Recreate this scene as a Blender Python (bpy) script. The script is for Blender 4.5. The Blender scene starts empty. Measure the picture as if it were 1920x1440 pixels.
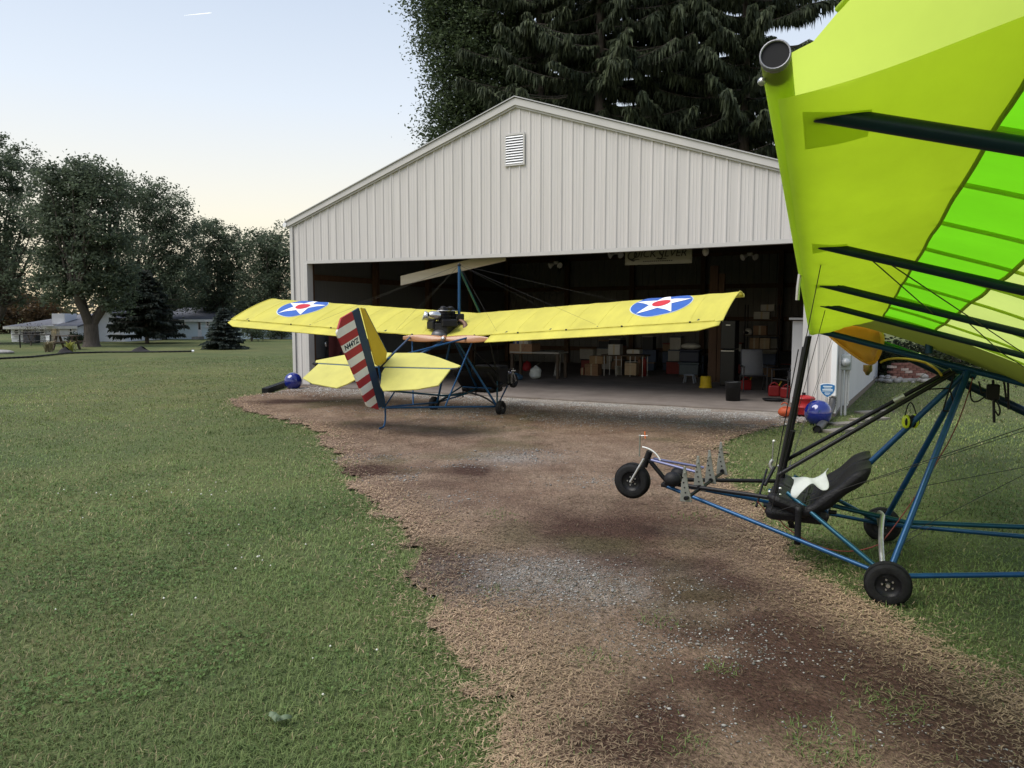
import bpy, bmesh, math, random
import numpy as np
from mathutils import Vector, Matrix

random.seed(7); RNG = np.random.default_rng(7)
scene = bpy.context.scene
COL = scene.collection
R_ = math.radians

# ------------------------------------------------------------------ camera
FOC, PITCH, EYE = 1400.0, 0.0893, 1.68
cam = bpy.data.cameras.new('camera'); cam.lens = 26.25; cam.sensor_width = 36.0
cam.clip_start = 0.05; cam.clip_end = 20000
camo = bpy.data.objects.new('camera', cam); COL.objects.link(camo)
camo.location = (0, 0, EYE); camo.rotation_euler = (math.pi/2 - PITCH, 0, 0)
scene.camera = camo

# ------------------------------------------------------------------ sky, sun, exposure
SUN_AZ, SUN_EL = R_(-112), R_(56)          # azimuth from the view axis (+Y), left is negative
world = bpy.data.worlds.new('World'); scene.world = world; world.use_nodes = True
wn = world.node_tree; wn.nodes.clear()
sky = wn.nodes.new('ShaderNodeTexSky'); sky.sky_type = 'NISHITA'; sky.sun_disc = False
sky.sun_elevation = SUN_EL; sky.sun_rotation = SUN_AZ
sky.air_density = 1.0; sky.dust_density = 3.0; sky.ozone_density = 1.0
bg = wn.nodes.new('ShaderNodeBackground'); bg.inputs['Strength'].default_value = 0.055
# evening haze low over the horizon, the same all the way round
tc = wn.nodes.new('ShaderNodeTexCoord'); sx = wn.nodes.new('ShaderNodeSeparateXYZ')
hz = wn.nodes.new('ShaderNodeValToRGB'); mx = wn.nodes.new('ShaderNodeMixRGB')
cr = hz.color_ramp
cr.elements[0].position = 0.0; cr.elements[0].color = (0.85, 0.85, 0.85, 1)
cr.elements[1].position = 0.62; cr.elements[1].color = (0.62, 0.62, 0.62, 1)
hc = wn.nodes.new('ShaderNodeValToRGB')
hr = hc.color_ramp
hr.elements[0].position = 0.02; hr.elements[0].color = (8.6, 7.0, 4.7, 1)
hr.elements[1].position = 0.60; hr.elements[1].color = (4.1, 5.3, 7.3, 1)
e = hr.elements.new(0.12); e.color = (9.0, 8.4, 6.8, 1)
e = hr.elements.new(0.26); e.color = (7.4, 8.0, 8.7, 1)
wn.links.new(tc.outputs['Generated'], sx.inputs[0])
wn.links.new(sx.outputs['Z'], hz.inputs[0]); wn.links.new(sx.outputs['Z'], hc.inputs[0])
wn.links.new(hz.outputs[0], mx.inputs[0]); wn.links.new(sky.outputs[0], mx.inputs[1]); wn.links.new(hc.outputs[0], mx.inputs[2])
wo = wn.nodes.new('ShaderNodeOutputWorld')
wn.links.new(mx.outputs[0], bg.inputs['Color']); wn.links.new(bg.outputs[0], wo.inputs['Surface'])

sun = bpy.data.lights.new('sun', 'SUN'); sun.energy = 1.5; sun.angle = R_(42); sun.color = (1.0, 0.95, 0.88)
suno = bpy.data.objects.new('sun', sun); COL.objects.link(suno)
sdir = Vector((math.sin(SUN_AZ)*math.cos(SUN_EL), math.cos(SUN_AZ)*math.cos(SUN_EL), math.sin(SUN_EL)))
suno.rotation_euler = (-sdir).to_track_quat('-Z', 'Y').to_euler()

vs = scene.view_settings
vs.view_transform = 'Standard'; vs.look = 'None'; vs.exposure = 1.25; vs.gamma = 1.0; vs.use_curve_mapping = False
scene.cycles.use_denoising = True
scene.cycles.max_bounces = 5; scene.cycles.diffuse_bounces = 3; scene.cycles.glossy_bounces = 2; scene.cycles.transmission_bounces = 3
scene.cycles.transparent_max_bounces = 4; scene.cycles.caustics_reflective = False; scene.cycles.caustics_refractive = False

# ------------------------------------------------------------------ surveying helpers
CP, SP = math.cos(PITCH), math.sin(PITCH)
EYEV = Vector((0, 0, EYE))
def ray(u, v):
    a = (u-960)/FOC; b = (720-v)/FOC
    return Vector((a, CP+b*SP, -SP+b*CP))
def gnd(u, v, z=0.0):
    d = ray(u, v); return EYEV + d*((z-EYE)/d.z)
def onplane(u, v, P, n):
    d = ray(u, v); return EYEV + d*((Vector(P)-EYEV).dot(n)/d.dot(n))
def deep(u, v, y):
    d = ray(u, v); return EYEV + d*(y/d.y)
def mpp(P): return (P[1]*CP-(P[2]-EYE)*SP)/FOC      # metres per photo pixel at a place

# ------------------------------------------------------------------ materials
MC = {}
def mat(name, col, rough=.6, metal=0.0, var=.12, scale=5.0, bump=0.0, bscale=40.0, trans=0.0, spec=.4, col2=None, coat=0.0, emis=None, stretch=None, detail=6):
    if name in MC: return MC[name]
    m = bpy.data.materials.new(name); m.use_nodes = True
    nt = m.node_tree; N = nt.nodes; L = nt.links
    p = N['Principled BSDF']; out = N['Material Output']
    t = N.new('ShaderNodeTexCoord'); src = t.outputs['Object']
    if stretch:
        mp = N.new('ShaderNodeMapping'); mp.inputs['Scale'].default_value = stretch
        L.new(src, mp.inputs[0]); src = mp.outputs[0]
    n = N.new('ShaderNodeTexNoise'); n.inputs['Scale'].default_value = scale; n.inputs['Detail'].default_value = detail
    n.inputs['Roughness'].default_value = .62
    L.new(src, n.inputs['Vector'])
    r = N.new('ShaderNodeValToRGB')
    c1 = tuple(max(0, c*(1-var)) for c in col); c2 = col2 or tuple(min(1, c*(1+var)) for c in col)
    r.color_ramp.elements[0].position = .3; r.color_ramp.elements[0].color = (*c1, 1)
    r.color_ramp.elements[1].position = .7; r.color_ramp.elements[1].color = (*c2, 1)
    L.new(n.outputs['Fac'], r.inputs[0]); L.new(r.outputs[0], p.inputs['Base Color'])
    rr = N.new('ShaderNodeMapRange'); rr.inputs['To Min'].default_value = max(0, rough-.1); rr.inputs['To Max'].default_value = min(1, rough+.1)
    L.new(n.outputs['Fac'], rr.inputs[0]); L.new(rr.outputs[0], p.inputs['Roughness'])
    p.inputs['Metallic'].default_value = metal; p.inputs['Specular IOR Level'].default_value = spec
    p.inputs['Coat Weight'].default_value = coat
    if emis:
        p.inputs['Emission Color'].default_value = (*emis[:3], 1); p.inputs['Emission Strength'].default_value = emis[3]
    if bump:
        b = N.new('ShaderNodeBump'); b.inputs['Strength'].default_value = bump; b.inputs['Distance'].default_value = .02
        n2 = N.new('ShaderNodeTexNoise'); n2.inputs['Scale'].default_value = bscale; n2.inputs['Detail'].default_value = 5
        L.new(src, n2.inputs['Vector']); L.new(n2.outputs['Fac'], b.inputs['Height']); L.new(b.outputs[0], p.inputs['Normal'])
    if trans:
        tr = N.new('ShaderNodeBsdfTranslucent'); L.new(r.outputs[0], tr.inputs['Color'])
        mxs = N.new('ShaderNodeMixShader'); mxs.inputs[0].default_value = trans
        L.new(p.outputs[0], mxs.inputs[1]); L.new(tr.outputs[0], mxs.inputs[2]); L.new(mxs.outputs[0], out.inputs['Surface'])
    MC[name] = m; return m
def vmat(name, rough=.7, trans=.0, spec=.25, mul=1.0):
    """colour from the mesh's own 'col' attribute (each leaf, blade or stone has its own tone)"""
    if name in MC: return MC[name]
    m = bpy.data.materials.new(name); m.use_nodes = True
    nt = m.node_tree; N = nt.nodes; L = nt.links; p = N['Principled BSDF']; out = N['Material Output']
    a = N.new('ShaderNodeAttribute'); a.attribute_name = 'col'
    L.new(a.outputs['Color'], p.inputs['Base Color']); p.inputs['Roughness'].default_value = rough
    p.inputs['Specular IOR Level'].default_value = spec
    if trans:
        tr = N.new('ShaderNodeBsdfTranslucent'); L.new(a.outputs['Color'], tr.inputs['Color'])
        mxs = N.new('ShaderNodeMixShader'); mxs.inputs[0].default_value = trans
        L.new(p.outputs[0], mxs.inputs[1]); L.new(tr.outputs[0], mxs.inputs[2]); L.new(mxs.outputs[0], out.inputs['Surface'])
    MC[name] = m; return m

# ------------------------------------------------------------------ mesh builder
class MB:
    def __init__(s): s.v = []; s.f = []; s.sm = []
    def add(s, vs, fs, smooth=False):
        o = len(s.v); s.v += [tuple(x) for x in vs]
        for f in fs: s.f.append(tuple(i+o for i in f)); s.sm.append(smooth)
        return s
    def box(s, x0, x1, y0, y1, z0, z1, M=None):
        vs = [Vector((x, y, z)) for z in (z0, z1) for y in (y0, y1) for x in (x0, x1)]
        if M is not None: vs = [M @ v for v in vs]
        return s.add(vs, [(0,2,3,1),(4,5,7,6),(0,1,5,4),(2,6,7,3),(0,4,6,2),(1,3,7,5)])
    def beam(s, a, b, w, h, up=(0,0,1)):
        a = Vector(a); b = Vector(b); d = (b-a).normalized(); x = d.cross(Vector(up))
        if x.length < 1e-4: x = Vector((1,0,0))
        x.normalize(); y = x.cross(d)
        vs = [p + x*sx*w/2 + y*sy*h/2 for p in (a, b) for sx, sy in ((-1,-1),(1,-1),(1,1),(-1,1))]
        return s.add(vs, [(0,1,2,3),(7,6,5,4),(0,4,5,1),(1,5,6,2),(2,6,7,3),(3,7,4,0)])
    def tube(s, pts, r, n=10, cap=True, open_=False):
        pts = [Vector(p) for p in pts]; k = len(pts)
        rs = r if isinstance(r, (list, tuple)) else [r]*k
        t0 = (pts[1]-pts[0]).normalized(); x = t0.orthogonal().normalized(); vs = []
        for i, p in enumerate(pts):
            t = (pts[min(i+1, k-1)]-pts[max(i-1, 0)]).normalized()
            x = (x - t*x.dot(t)).normalized(); y = t.cross(x)
            vs += [p + (x*math.cos(2*math.pi*j/n)+y*math.sin(2*math.pi*j/n))*rs[i] for j in range(n)]
        fs = [(i*n+j, i*n+(j+1)%n, (i+1)*n+(j+1)%n, (i+1)*n+j) for i in range(k-1) for j in range(n)]
        s.add(vs, fs, True)
        if cap:
            s.add(vs[:n], [tuple(reversed(range(n)))]); s.add(vs[-n:], [tuple(range(n))])
        return s
    def lathe(s, prof, n=20, c=(0,0,0), ax=(0,0,1)):
        ax = Vector(ax).normalized(); x = ax.orthogonal().normalized(); y = ax.cross(x); c = Vector(c)
        vs = [c + ax*z + (x*math.cos(2*math.pi*j/n)+y*math.sin(2*math.pi*j/n))*r for r, z in prof for j in range(n)]
        fs = [(i*n+j, i*n+(j+1)%n, (i+1)*n+(j+1)%n, (i+1)*n+j) for i in range(len(prof)-1) for j in range(n)]
        return s.add(vs, fs, True)
    def grid(s, fn, nu, nv, smooth=True):
        vs = [fn(i/nu, j/nv) for i in range(nu+1) for j in range(nv+1)]
        return s.add(vs, [(i*(nv+1)+j, (i+1)*(nv+1)+j, (i+1)*(nv+1)+j+1, i*(nv+1)+j+1) for i in range(nu) for j in range(nv)], smooth)
    def slab(s, poly, th, n):
        """flat polygon (3-D points) given thickness th along n"""
        n = Vector(n).normalized()*th/2; k = len(poly); P = [Vector(p) for p in poly]
        vs = [p-n for p in P]+[p+n for p in P]
        return s.add(vs, [tuple(reversed(range(k))), tuple(range(k, 2*k))]+[(i, (i+1)%k, (i+1)%k+k, i+k) for i in range(k)])
    def ball(s, c, r, nu=16, nv=10, sq=(1,1,1)):
        c = Vector(c)
        return s.grid(lambda a, b: c+Vector((math.sin(math.pi*b)*math.cos(2*math.pi*a)*r*sq[0], math.sin(math.pi*b)*math.sin(2*math.pi*a)*r*sq[1], math.cos(math.pi*b)*r*sq[2])), nu, nv)
    def build(s, name, m, parent=None, bevel=0, solid=0):
        me = bpy.data.meshes.new(name); me.from_pydata(s.v, [], s.f); me.polygons.foreach_set('use_smooth', s.sm)
        me.materials.append(m); me.update()
        o = bpy.data.objects.new(name, me); COL.objects.link(o)
        if parent: o.parent = parent
        if solid:
            md = o.modifiers.new('solid', 'SOLIDIFY'); md.thickness = solid; md.offset = 0
        if bevel:
            md = o.modifiers.new('bevel', 'BEVEL'); md.width = bevel; md.segments = 2; md.limit_method = 'ANGLE'
        return o
def bez(a, b, c, n=8):
    a, b, c = Vector(a), Vector(b), Vector(c)
    return [a*(1-t)**2+b*2*t*(1-t)+c*t*t for t in [i/n for i in range(n+1)]]
def sag(a, b, d, n=8):
    a, b = Vector(a), Vector(b)
    return [a.lerp(b, i/n)-Vector((0,0,d*4*(i/n)*(1-i/n))) for i in range(n+1)]
def fast(name, V, Fc, cols, m, parent=None):
    """big mesh from arrays: V (n,3), Fc (k,3 or 4), cols (n,3)"""
    me = bpy.data.meshes.new(name); V = np.asarray(V, np.float32); Fc = np.asarray(Fc, np.int32); k = Fc.shape[1]
    me.vertices.add(len(V)); me.vertices.foreach_set('co', V.ravel())
    me.loops.add(Fc.size); me.loops.foreach_set('vertex_index', Fc.ravel())
    me.polygons.add(len(Fc)); me.polygons.foreach_set('loop_start', np.arange(0, Fc.size, k, dtype=np.int32))
    me.update(calc_edges=True)
    if cols is not None:
        a = me.attributes.new('col', 'FLOAT_COLOR', 'POINT')
        a.data.foreach_set('color', np.hstack([np.asarray(cols, np.float32), np.ones((len(V), 1), np.float32)]).ravel())
    me.materials.append(m)
    o = bpy.data.objects.new(name, me); COL.objects.link(o)
    if parent: o.parent = parent
    return o
def tag(o, label, cat, group=None):
    o['label'] = label; o['category'] = cat
    if group: o['group'] = group
    return o
def thing(name, label, cat, loc=(0,0,0), rz=0.0, group=None):
    o = bpy.data.objects.new(name, None); COL.objects.link(o); o.empty_display_size = .2
    o.location = loc; o.rotation_euler = (0, 0, rz)
    return tag(o, label, cat, group)
def solo(name, mb, m, label, cat, loc=(0,0,0), rz=0.0, group=None, **k):
    o = mb.build(name, m, **k); o.location = loc; o.rotation_euler = (0, 0, rz); return tag(o, label, cat, group)
def struct(o, kind='structure'): o['kind'] = kind; return o
def textmesh(txt, size, m, name, parent=None, extrude=.001, shear=0.0, M=None, bold=0.0):
    cu = bpy.data.curves.new('t', 'FONT'); cu.body = txt; cu.size = size; cu.extrude = extrude; cu.shear = shear
    cu.align_x = 'CENTER'; cu.align_y = 'CENTER'; cu.resolution_u = 3; cu.offset = bold
    to = bpy.data.objects.new('t', cu); COL.objects.link(to)
    me = bpy.data.meshes.new_from_object(to.evaluated_get(bpy.context.evaluated_depsgraph_get()))
    bpy.data.objects.remove(to)
    if M is not None: me.transform(M)
    me.materials.clear(); me.materials.append(m); me.name = name
    o = bpy.data.objects.new(name, me); COL.objects.link(o)
    if parent: o.parent = parent
    return o

# shared materials
WHITE_METAL = mat('painted_siding', (.545, .525, .51), .45, 0, .08, 2.2, .08, 5, stretch=(3, 3, .15))
TRIM = mat('painted_trim', (.50, .49, .475), .45, 0, .06, 2)
TRIMW = mat('bright_white_trim', (.78, .79, .80), .4, 0, .04, 3)
WOODPOST = mat('brown_timber', (.10, .055, .032), .75, 0, .3, 3, .2, 30, stretch=(6, 6, .6))
DARKWOOD = mat('dark_timber', (.07, .05, .035), .8, 0, .3, 4, .1, 30)
BLACKM = mat('black_metal', (.008, .008, .010), .42, 0, .2, 20, spec=.25)
BLACKP = mat('black_plastic', (.013, .013, .015), .55, 0, .2, 12, spec=.2)
RUBBER = mat('rubber', (.012, .012, .013), .75, 0, .4, 25, .15, 90, spec=.2)
FABRICBLK = mat('black_vinyl', (.009, .009, .011), .5, 0, .3, 14, .25, 60, spec=.2)
STEEL = mat('bare_steel', (.55, .55, .56), .3, .9, .1, 20)
ALU = mat('cast_aluminium', (.5, .5, .5), .42, .8, .2, 18, .1, 60)
BLUETUBE = mat('blue_anodised_tube', (.010, .065, .165), .34, .3, .22, 9)
TEALTUBE = mat('teal_anodised_tube', (.009, .065, .11), .34, .45, .18, 9)
DKBLUE = mat('dark_blue_tube', (.005, .022, .045), .38, .2, .2, 9, spec=.3)
CABLE = mat('steel_cable', (.035, .035, .037), .6, .2, .1, 50)
CARD = mat('cardboard', (.30, .19, .10), .85, 0, .15, 5)
REDP = mat('red_plastic', (.26, .013, .015), .4, 0, .12, 8)
GREYFAB = mat('grey_sling_fabric', (.20, .20, .21), .8, 0, .1, 60)
# ------------------------------------------------------------------ ground
HYAW = .479; HO = Vector((-5.32, 18.25, 0))
HX = Vector((math.cos(HYAW), -math.sin(HYAW), 0)); HY = Vector((math.sin(HYAW), math.cos(HYAW), 0))
def hw(x, y, z=0): return HO + HX*x + HY*y + Vector((0, 0, z))
def hl(u, v, y=0):
    d = onplane(u, v, HO+HY*y, HY)-HO; return d.dot(HX), d.z
HW, HD, EAVE, RIDGE, HEAD = 12.19, 11.0, 3.95, 6.0, 2.97
JL, JR = .40, 11.74

def ground_mat(name, cols, scales, bump, bscale, rough=.95):
    m = bpy.data.materials.new(name); m.use_nodes = True; nt = m.node_tree; N = nt.nodes; L = nt.links
    p = N['Principled BSDF']; p.inputs['Roughness'].default_value = rough; p.inputs['Specular IOR Level'].default_value = .15
    t = N.new('ShaderNodeTexCoord'); last = None
    for i, (c, sc) in enumerate(zip(cols, scales)):
        n = N.new('ShaderNodeTexNoise'); n.inputs['Scale'].default_value = sc; n.inputs['Detail'].default_value = 8; n.inputs['Roughness'].default_value = .65
        L.new(t.outputs['Object'], n.inputs['Vector'])
        r = N.new('ShaderNodeValToRGB'); r.color_ramp.elements[0].position = .36; r.color_ramp.elements[1].position = .66
        if last is None:
            r.color_ramp.elements[0].color = (*c[0], 1); r.color_ramp.elements[1].color = (*c[1], 1)
            L.new(n.outputs['Fac'], r.inputs[0]); last = r.outputs[0]
        else:
            r.color_ramp.elements[0].color = (0, 0, 0, 1); r.color_ramp.elements[1].color = (c[1],)*3+(1,)
            L.new(n.outputs['Fac'], r.inputs[0]); x = N.new('ShaderNodeMixRGB'); x.inputs[2].default_value = (*c[0], 1)
            L.new(r.outputs[0], x.inputs[0]); L.new(last, x.inputs[1]); last = x.outputs[0]
    L.new(last, p.inputs['Base Color'])
    n = N.new('ShaderNodeTexNoise'); n.inputs['Scale'].default_value = bscale; n.inputs['Detail'].default_value = 7
    L.new(t.outputs['Object'], n.inputs['Vector'])
    b = N.new('ShaderNodeBump'); b.inputs['Strength'].default_value = bump; b.inputs['Distance'].default_value = .04
    L.new(n.outputs['Fac'], b.inputs['Height']); L.new(b.outputs[0], p.inputs['Normal'])
    return m
LAWN_M = ground_mat('lawn_turf', [((.062, .085, .032), (.11, .135, .05)), ((.20, .175, .075), .6), ((.055, .085, .038), .5)], [.35, .16, 1.1], .9, 30)
DRIVE_M = ground_mat('bare_drive_soil', [((.5, .48, .46), (1.35, 1.35, 1.35)), ((.62, .60, .58), .6)], [38, 9], .9, 55)
_n = DRIVE_M.node_tree; _a = _n.nodes.new('ShaderNodeAttribute'); _a.attribute_name = 'col'; _m = _n.nodes.new('ShaderNodeMixRGB'); _m.blend_type = 'MULTIPLY'; _m.inputs[0].default_value = 1
_p = _n.nodes['Principled BSDF']; _l = _p.inputs['Base Color'].links[0].from_socket; _n.links.new(_a.outputs['Color'], _m.inputs[1]); _n.links.new(_l, _m.inputs[2]); _n.links.new(_m.outputs[0], _p.inputs['Base Color'])
CONC_M = ground_mat('concrete_slab', [((.17, .145, .13), (.25, .22, .20)), ((.10, .085, .075), .5)], [.5, 1.7], .1, 20, .8)

g = MB(); rings = [0, 60, 160, 400, 1200, 4000]
g.grid(lambda a, b: Vector((-4000+8000*a, -400+5000*b, 0)), 8, 8, False)
lawn = struct(g.build('lawn', LAWN_M))

DRIVE_PX = [(566,722),(500,738),(445,747),(428,757),(450,771),(508,785),(560,798),(598,812),(606,835),(632,872),(655,912),(690,945),(742,1000),(752,1045),(762,1090),(797,1135),(850,1172),(880,1205),(898,1250),(905,1300),(930,1360),(960,1440),(985,1540),(1010,1700),
            (2700,1700),(2350,1500),(2100,1400),(1920,1300),(1800,1238),(1700,1178),(1625,1130),(1560,1083),(1500,1040),(1450,985),(1400,925),(1362,880),(1348,850),(1362,828),(1410,812),(1470,800),(1530,792),(1566,780)]
DP = np.array([[*gnd(u, v)[:2]] for u, v in DRIVE_PX])
def inpoly(P, poly):
    x, y = P[:, 0], P[:, 1]; c = np.zeros(len(P), bool); j = len(poly)-1
    for i in range(len(poly)):
        xi, yi = poly[i]; xj, yj = poly[j]
        k = ((yi > y) != (yj > y)) & (x < (xj-xi)*(y-yi)/(yj-yi+1e-12)+xi); c ^= k; j = i
    return c
def edist(P, poly):
    d = np.full(len(P), 1e9); 
    for i in range(len(poly)):
        a = poly[i]; b = poly[(i+1) % len(poly)]; ab = b-a
        t = np.clip(((P-a)@ab)/(ab@ab+1e-12), 0, 1); q = a+t[:, None]*ab
        d = np.minimum(d, np.hypot(*(P-q).T))
    return d
def vnoise(P, s, seed=0):
    """smooth value noise, 0..1"""
    Q = P*s; i = np.floor(Q).astype(np.int64); f = Q-i; f = f*f*(3-2*f)
    def h(a, b):
        n = (a*374761393+b*668265263+seed*1442695041) & 0x7fffffff
        n = (n ^ (n >> 13))*1274126177 & 0x7fffffff
        return (n ^ (n >> 16)) % 10000/10000.
    a = h(i[:,0], i[:,1]); b = h(i[:,0]+1, i[:,1]); c = h(i[:,0], i[:,1]+1); d = h(i[:,0]+1, i[:,1]+1)
    return (a*(1-f[:,0])+b*f[:,0])*(1-f[:,1])+(c*(1-f[:,0])+d*f[:,0])*f[:,1]
def fbm(P, s, seed=0): return (vnoise(P, s, seed)*.5+vnoise(P, s*2.1, seed+1)*.3+vnoise(P, s*4.3, seed+2)*.2)
# edge wobble so that the worn ground meets the lawn raggedly
def in_drive(P):
    w = np.stack([fbm(P, 3.0, 11)-.5, fbm(P, 3.0, 17)-.5], 1)*.42
    return inpoly(P+w, DP)
# where the soil lies bare and dark, and where straw has gathered (surveyed by eye along the drive)
DARKS = [(1130, 1000, .8, .35), (1060, 985, .45, .25), (830, 1065, .4, .3), (790, 1045, .3, .25), (870, 1100, .35, .2), (1230, 1060, .6, .25), (1330, 1120, .6, .3), (1430, 1180, .5, .28), (1530, 1235, .5, .22), (1640, 1290, .5, .2), (1760, 1350, .45, .2), (1380, 1290, .4, .18), (1320, 1180, .4, .2), (1230, 1350, .3, .14), (1150, 1400, .3, .14), (690, 885, .5, .22), (880, 885, .4, .2), (560, 755, .9, .25), (1480, 1330, .35, .14), (1850, 1410, .35, .15)]
DK = np.array([[*gnd(u, v)[:2], rx, ry] for u, v, rx, ry in DARKS])
def bare(P):
    d = np.zeros(len(P))
    for x, y, rx, ry in DK: d = np.maximum(d, np.exp(-(((P[:, 0]-x)/rx)**2+((P[:, 1]-y)/(ry*1.6))**2)))
    return np.clip(d*1.25+(fbm(P, 1.5, 61)-.5)*1.3+(fbm(P, 5, 67)-.5)*.7, 0, 1)
def soil_sheet():
    st = .06
    xs = np.arange(-7, 9, st); ys = np.arange(1.0, 19, st)
    X, Y = np.meshgrid(xs, ys, indexing='ij'); P = np.stack([X.ravel(), Y.ravel()], 1)
    ok = in_drive(P).reshape(X.shape)
    L = (P-np.array(HO[:2]))@np.array(HY[:2]); ok &= (L < .02).reshape(X.shape)
    Zz = soil_z(P)
    idx = np.arange(P.shape[0]).reshape(X.shape)
    q = ok[:-1,:-1] & ok[1:,:-1] & ok[1:,1:] & ok[:-1,1:]
    Fq = np.stack([idx[:-1,:-1][q], idx[1:,:-1][q], idx[1:,1:][q], idx[:-1,1:][q]], 1)
    used = np.unique(Fq); re = np.zeros(len(P), int); re[used] = np.arange(len(used))
    P = P[used]; b = bare(P)[:, None]; k = np.clip(fbm(P, 2.6, 71)*1.6-.3, 0, 1)[:, None]; mo = np.clip((fbm(P, .9, 73)-.6)*6, 0, 1)[:, None]*.5
    c = np.array([.205, .135, .098])*(1-k)+np.array([.32, .235, .172])*k; c = c*(1-b)+np.array([.080, .045, .034])*b; c = c*(1-mo)+np.array([.10, .10, .045])*mo
    q = P-np.array(HO[:2]); ax = q@np.array(HX[:2]); ay = -(q@np.array(HY[:2]))
    wg = np.exp(-(np.clip(ay-.3, 0, 9)/.95)**2)*np.clip((ax-1.5)/2.5, .15, 1)*np.clip(fbm(P, 1.1, 81)*2.4-.35, 0, 1)
    for u, v, rx, ry in ((985, 1085, .6, .28), (1090, 1105, .7, .25), (960, 862, .5, .25)):
        g_ = gnd(u, v); wg = np.maximum(wg, .6*np.exp(-(((P[:, 0]-g_.x)/rx)**2+((P[:, 1]-g_.y)/(ry*1.5))**2))*np.clip(fbm(P, 3, 83)*2-.3, 0, 1))
    c = c*(1-wg[:, None])+np.array([.42, .39, .355])*wg[:, None]
    return fast('worn_driveway', np.column_stack([P, Zz[used]]), re[Fq], c, DRIVE_M)
def soil_z(P): return .006+.022*fbm(P, 1.6, 3)+.006*fbm(P, 9, 5)
drive = struct(soil_sheet())

s = MB(); s.box(-.02, HW+.02, -.12, HD, -.2, .055)
slab = s.build('hangar_floor_slab', CONC_M, bevel=.01); slab.location = HO; slab.rotation_euler = (0, 0, -HYAW); struct(slab)

# ------------------------------------------------------------------ hangar
hangar = thing('hangar', 'large pale ribbed metal hangar with wide open front under a low gable', 'hangar', HO, -HYAW)
def rake(x): return EAVE + (RIDGE-EAVE)*(1-abs(x-HW/2)/(HW/2))
def ribbed(x0, x1, z0f, z1f, y=0, rib=.2286, h=.016, phase=0.0):
    """roll-formed sheet between x0 and x1; proud ribs point to -y"""
    xs = [(x0, 0)]
    k = math.ceil((x0-phase)/rib+.2)
    while phase+k*rib < x1-.03:
        c = phase+k*rib
        if c-.03 > x0: xs += [(c-.03, 0), (c-.012, h), (c+.012, h), (c+.03, 0)]
        for q in (.085, .143):
            if c+q+.014 < x1: xs += [(c+q-.012, 0), (c+q, .004), (c+q+.012, 0)]
        k += 1
    xs.append((x1, 0))
    m = MB(); vs = []
    for x, d in xs: vs += [Vector((x, y-d, z0f(x))), Vector((x, y-d, z1f(x)))]
    m.add(vs, [(2*i, 2*i+2, 2*i+3, 2*i+1) for i in range(len(xs)-1)]); return m
SAG = lambda x: HEAD-.035*math.sin(math.pi*max(0, min(1, (x-JL)/(JR-JL))))
pan = .9144; x = JL; n = 0
edges = [0, JL]+[k*pan+.30 for k in range(1, 13) if JL+.1 < k*pan+.30 < JR-.1]+[JR, HW]
for a, b in zip(edges[:-1], edges[1:]):
    low = (lambda q: .06) if (b <= JL or a >= JR) else (lambda q: SAG(q))
    ribbed(a+.001, b-.001, low, lambda q: rake(q)-.05, y=-.002*(n % 2)).build('siding_panel', WHITE_METAL, hangar); n += 1
# head, jambs, corners, rake boards
m = MB(); N_ = 24
for i in range(N_):
    a = JL+(JR-JL)*i/N_; b = JL+(JR-JL)*(i+1)/N_
    m.add([(a,-.03,SAG(a)-.02),(b,-.03,SAG(b)-.02),(b,-.03,SAG(b)+.05),(a,-.03,SAG(a)+.05),(a,.12,SAG(a)-.02),(b,.12,SAG(b)-.02)], [(0,1,2,3),(0,4,5,1)])
m.build('door_head_trim', TRIM, hangar)
MB().box(JL+.11, JR-.11, .125, .30, HEAD+.03, HEAD+.30).build('door_head_beam', DARKWOOD, hangar)
for xx, sg in ((JL, 1), (JR, -1)):
    m = MB(); m.box(min(xx, xx+sg*.10), max(xx, xx+sg*.10), -.034, .16, .056, HEAD-.02); m.build('door_jamb', TRIM, hangar, bevel=.004)
for xx in (-.02, HW-.07):
    MB().box(xx, xx+.09, -.04, -.021, .05, EAVE+.02).build('corner_trim', TRIMW if xx > 1 else TRIM, hangar)
for sg in (-1, 1):
    A = Vector((HW/2, -.075, RIDGE)); B = Vector((HW/2+sg*(HW/2+.10), -.075, EAVE-.034))
    m = MB(); u = Vector((0, 0, 1)); d = .075
    def seg(z0, z1, y0, y1):
        vs = [p+Vector((0, y, z)) for p in (A, B) for y, z in ((y0, z0), (y1, z0), (y1, z1), (y0, z1))]
        m.add(vs, [(0,1,2,3),(7,6,5,4),(0,4,5,1),(1,5,6,2),(2,6,7,3),(3,7,4,0)])
    seg(-.085, .05, 0, .06); m.build('rake_board', TRIM, hangar)
    m = MB(); seg(-.125, -.087, .03, .062); m.build('rake_moulding', TRIM, hangar)
    m = MB(); A2 = Vector((HW/2, -.05, RIDGE+.055)); 
    vs = [Vector((HW/2, -.10, RIDGE+.075)), Vector((HW/2, HD+.1, RIDGE+.075)), Vector((HW/2+sg*(HW/2+.12), HD+.1, EAVE+.01)), Vector((HW/2+sg*(HW/2+.12), -.10, EAVE+.01))]
    m.slab(vs, .02, (0, 0, 1)); m.build('roof_sheet', mat('roof_metal', (.42, .42, .42), .45, .2, .08, 2), hangar)
    xg = HW/2+sg*(HW/2+.12)
    m = MB(); m.tube([(xg, -.1, EAVE-.06), (xg, HD, EAVE-.06)], .06, 8); m.build('gutter', TRIMW, hangar)
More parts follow.
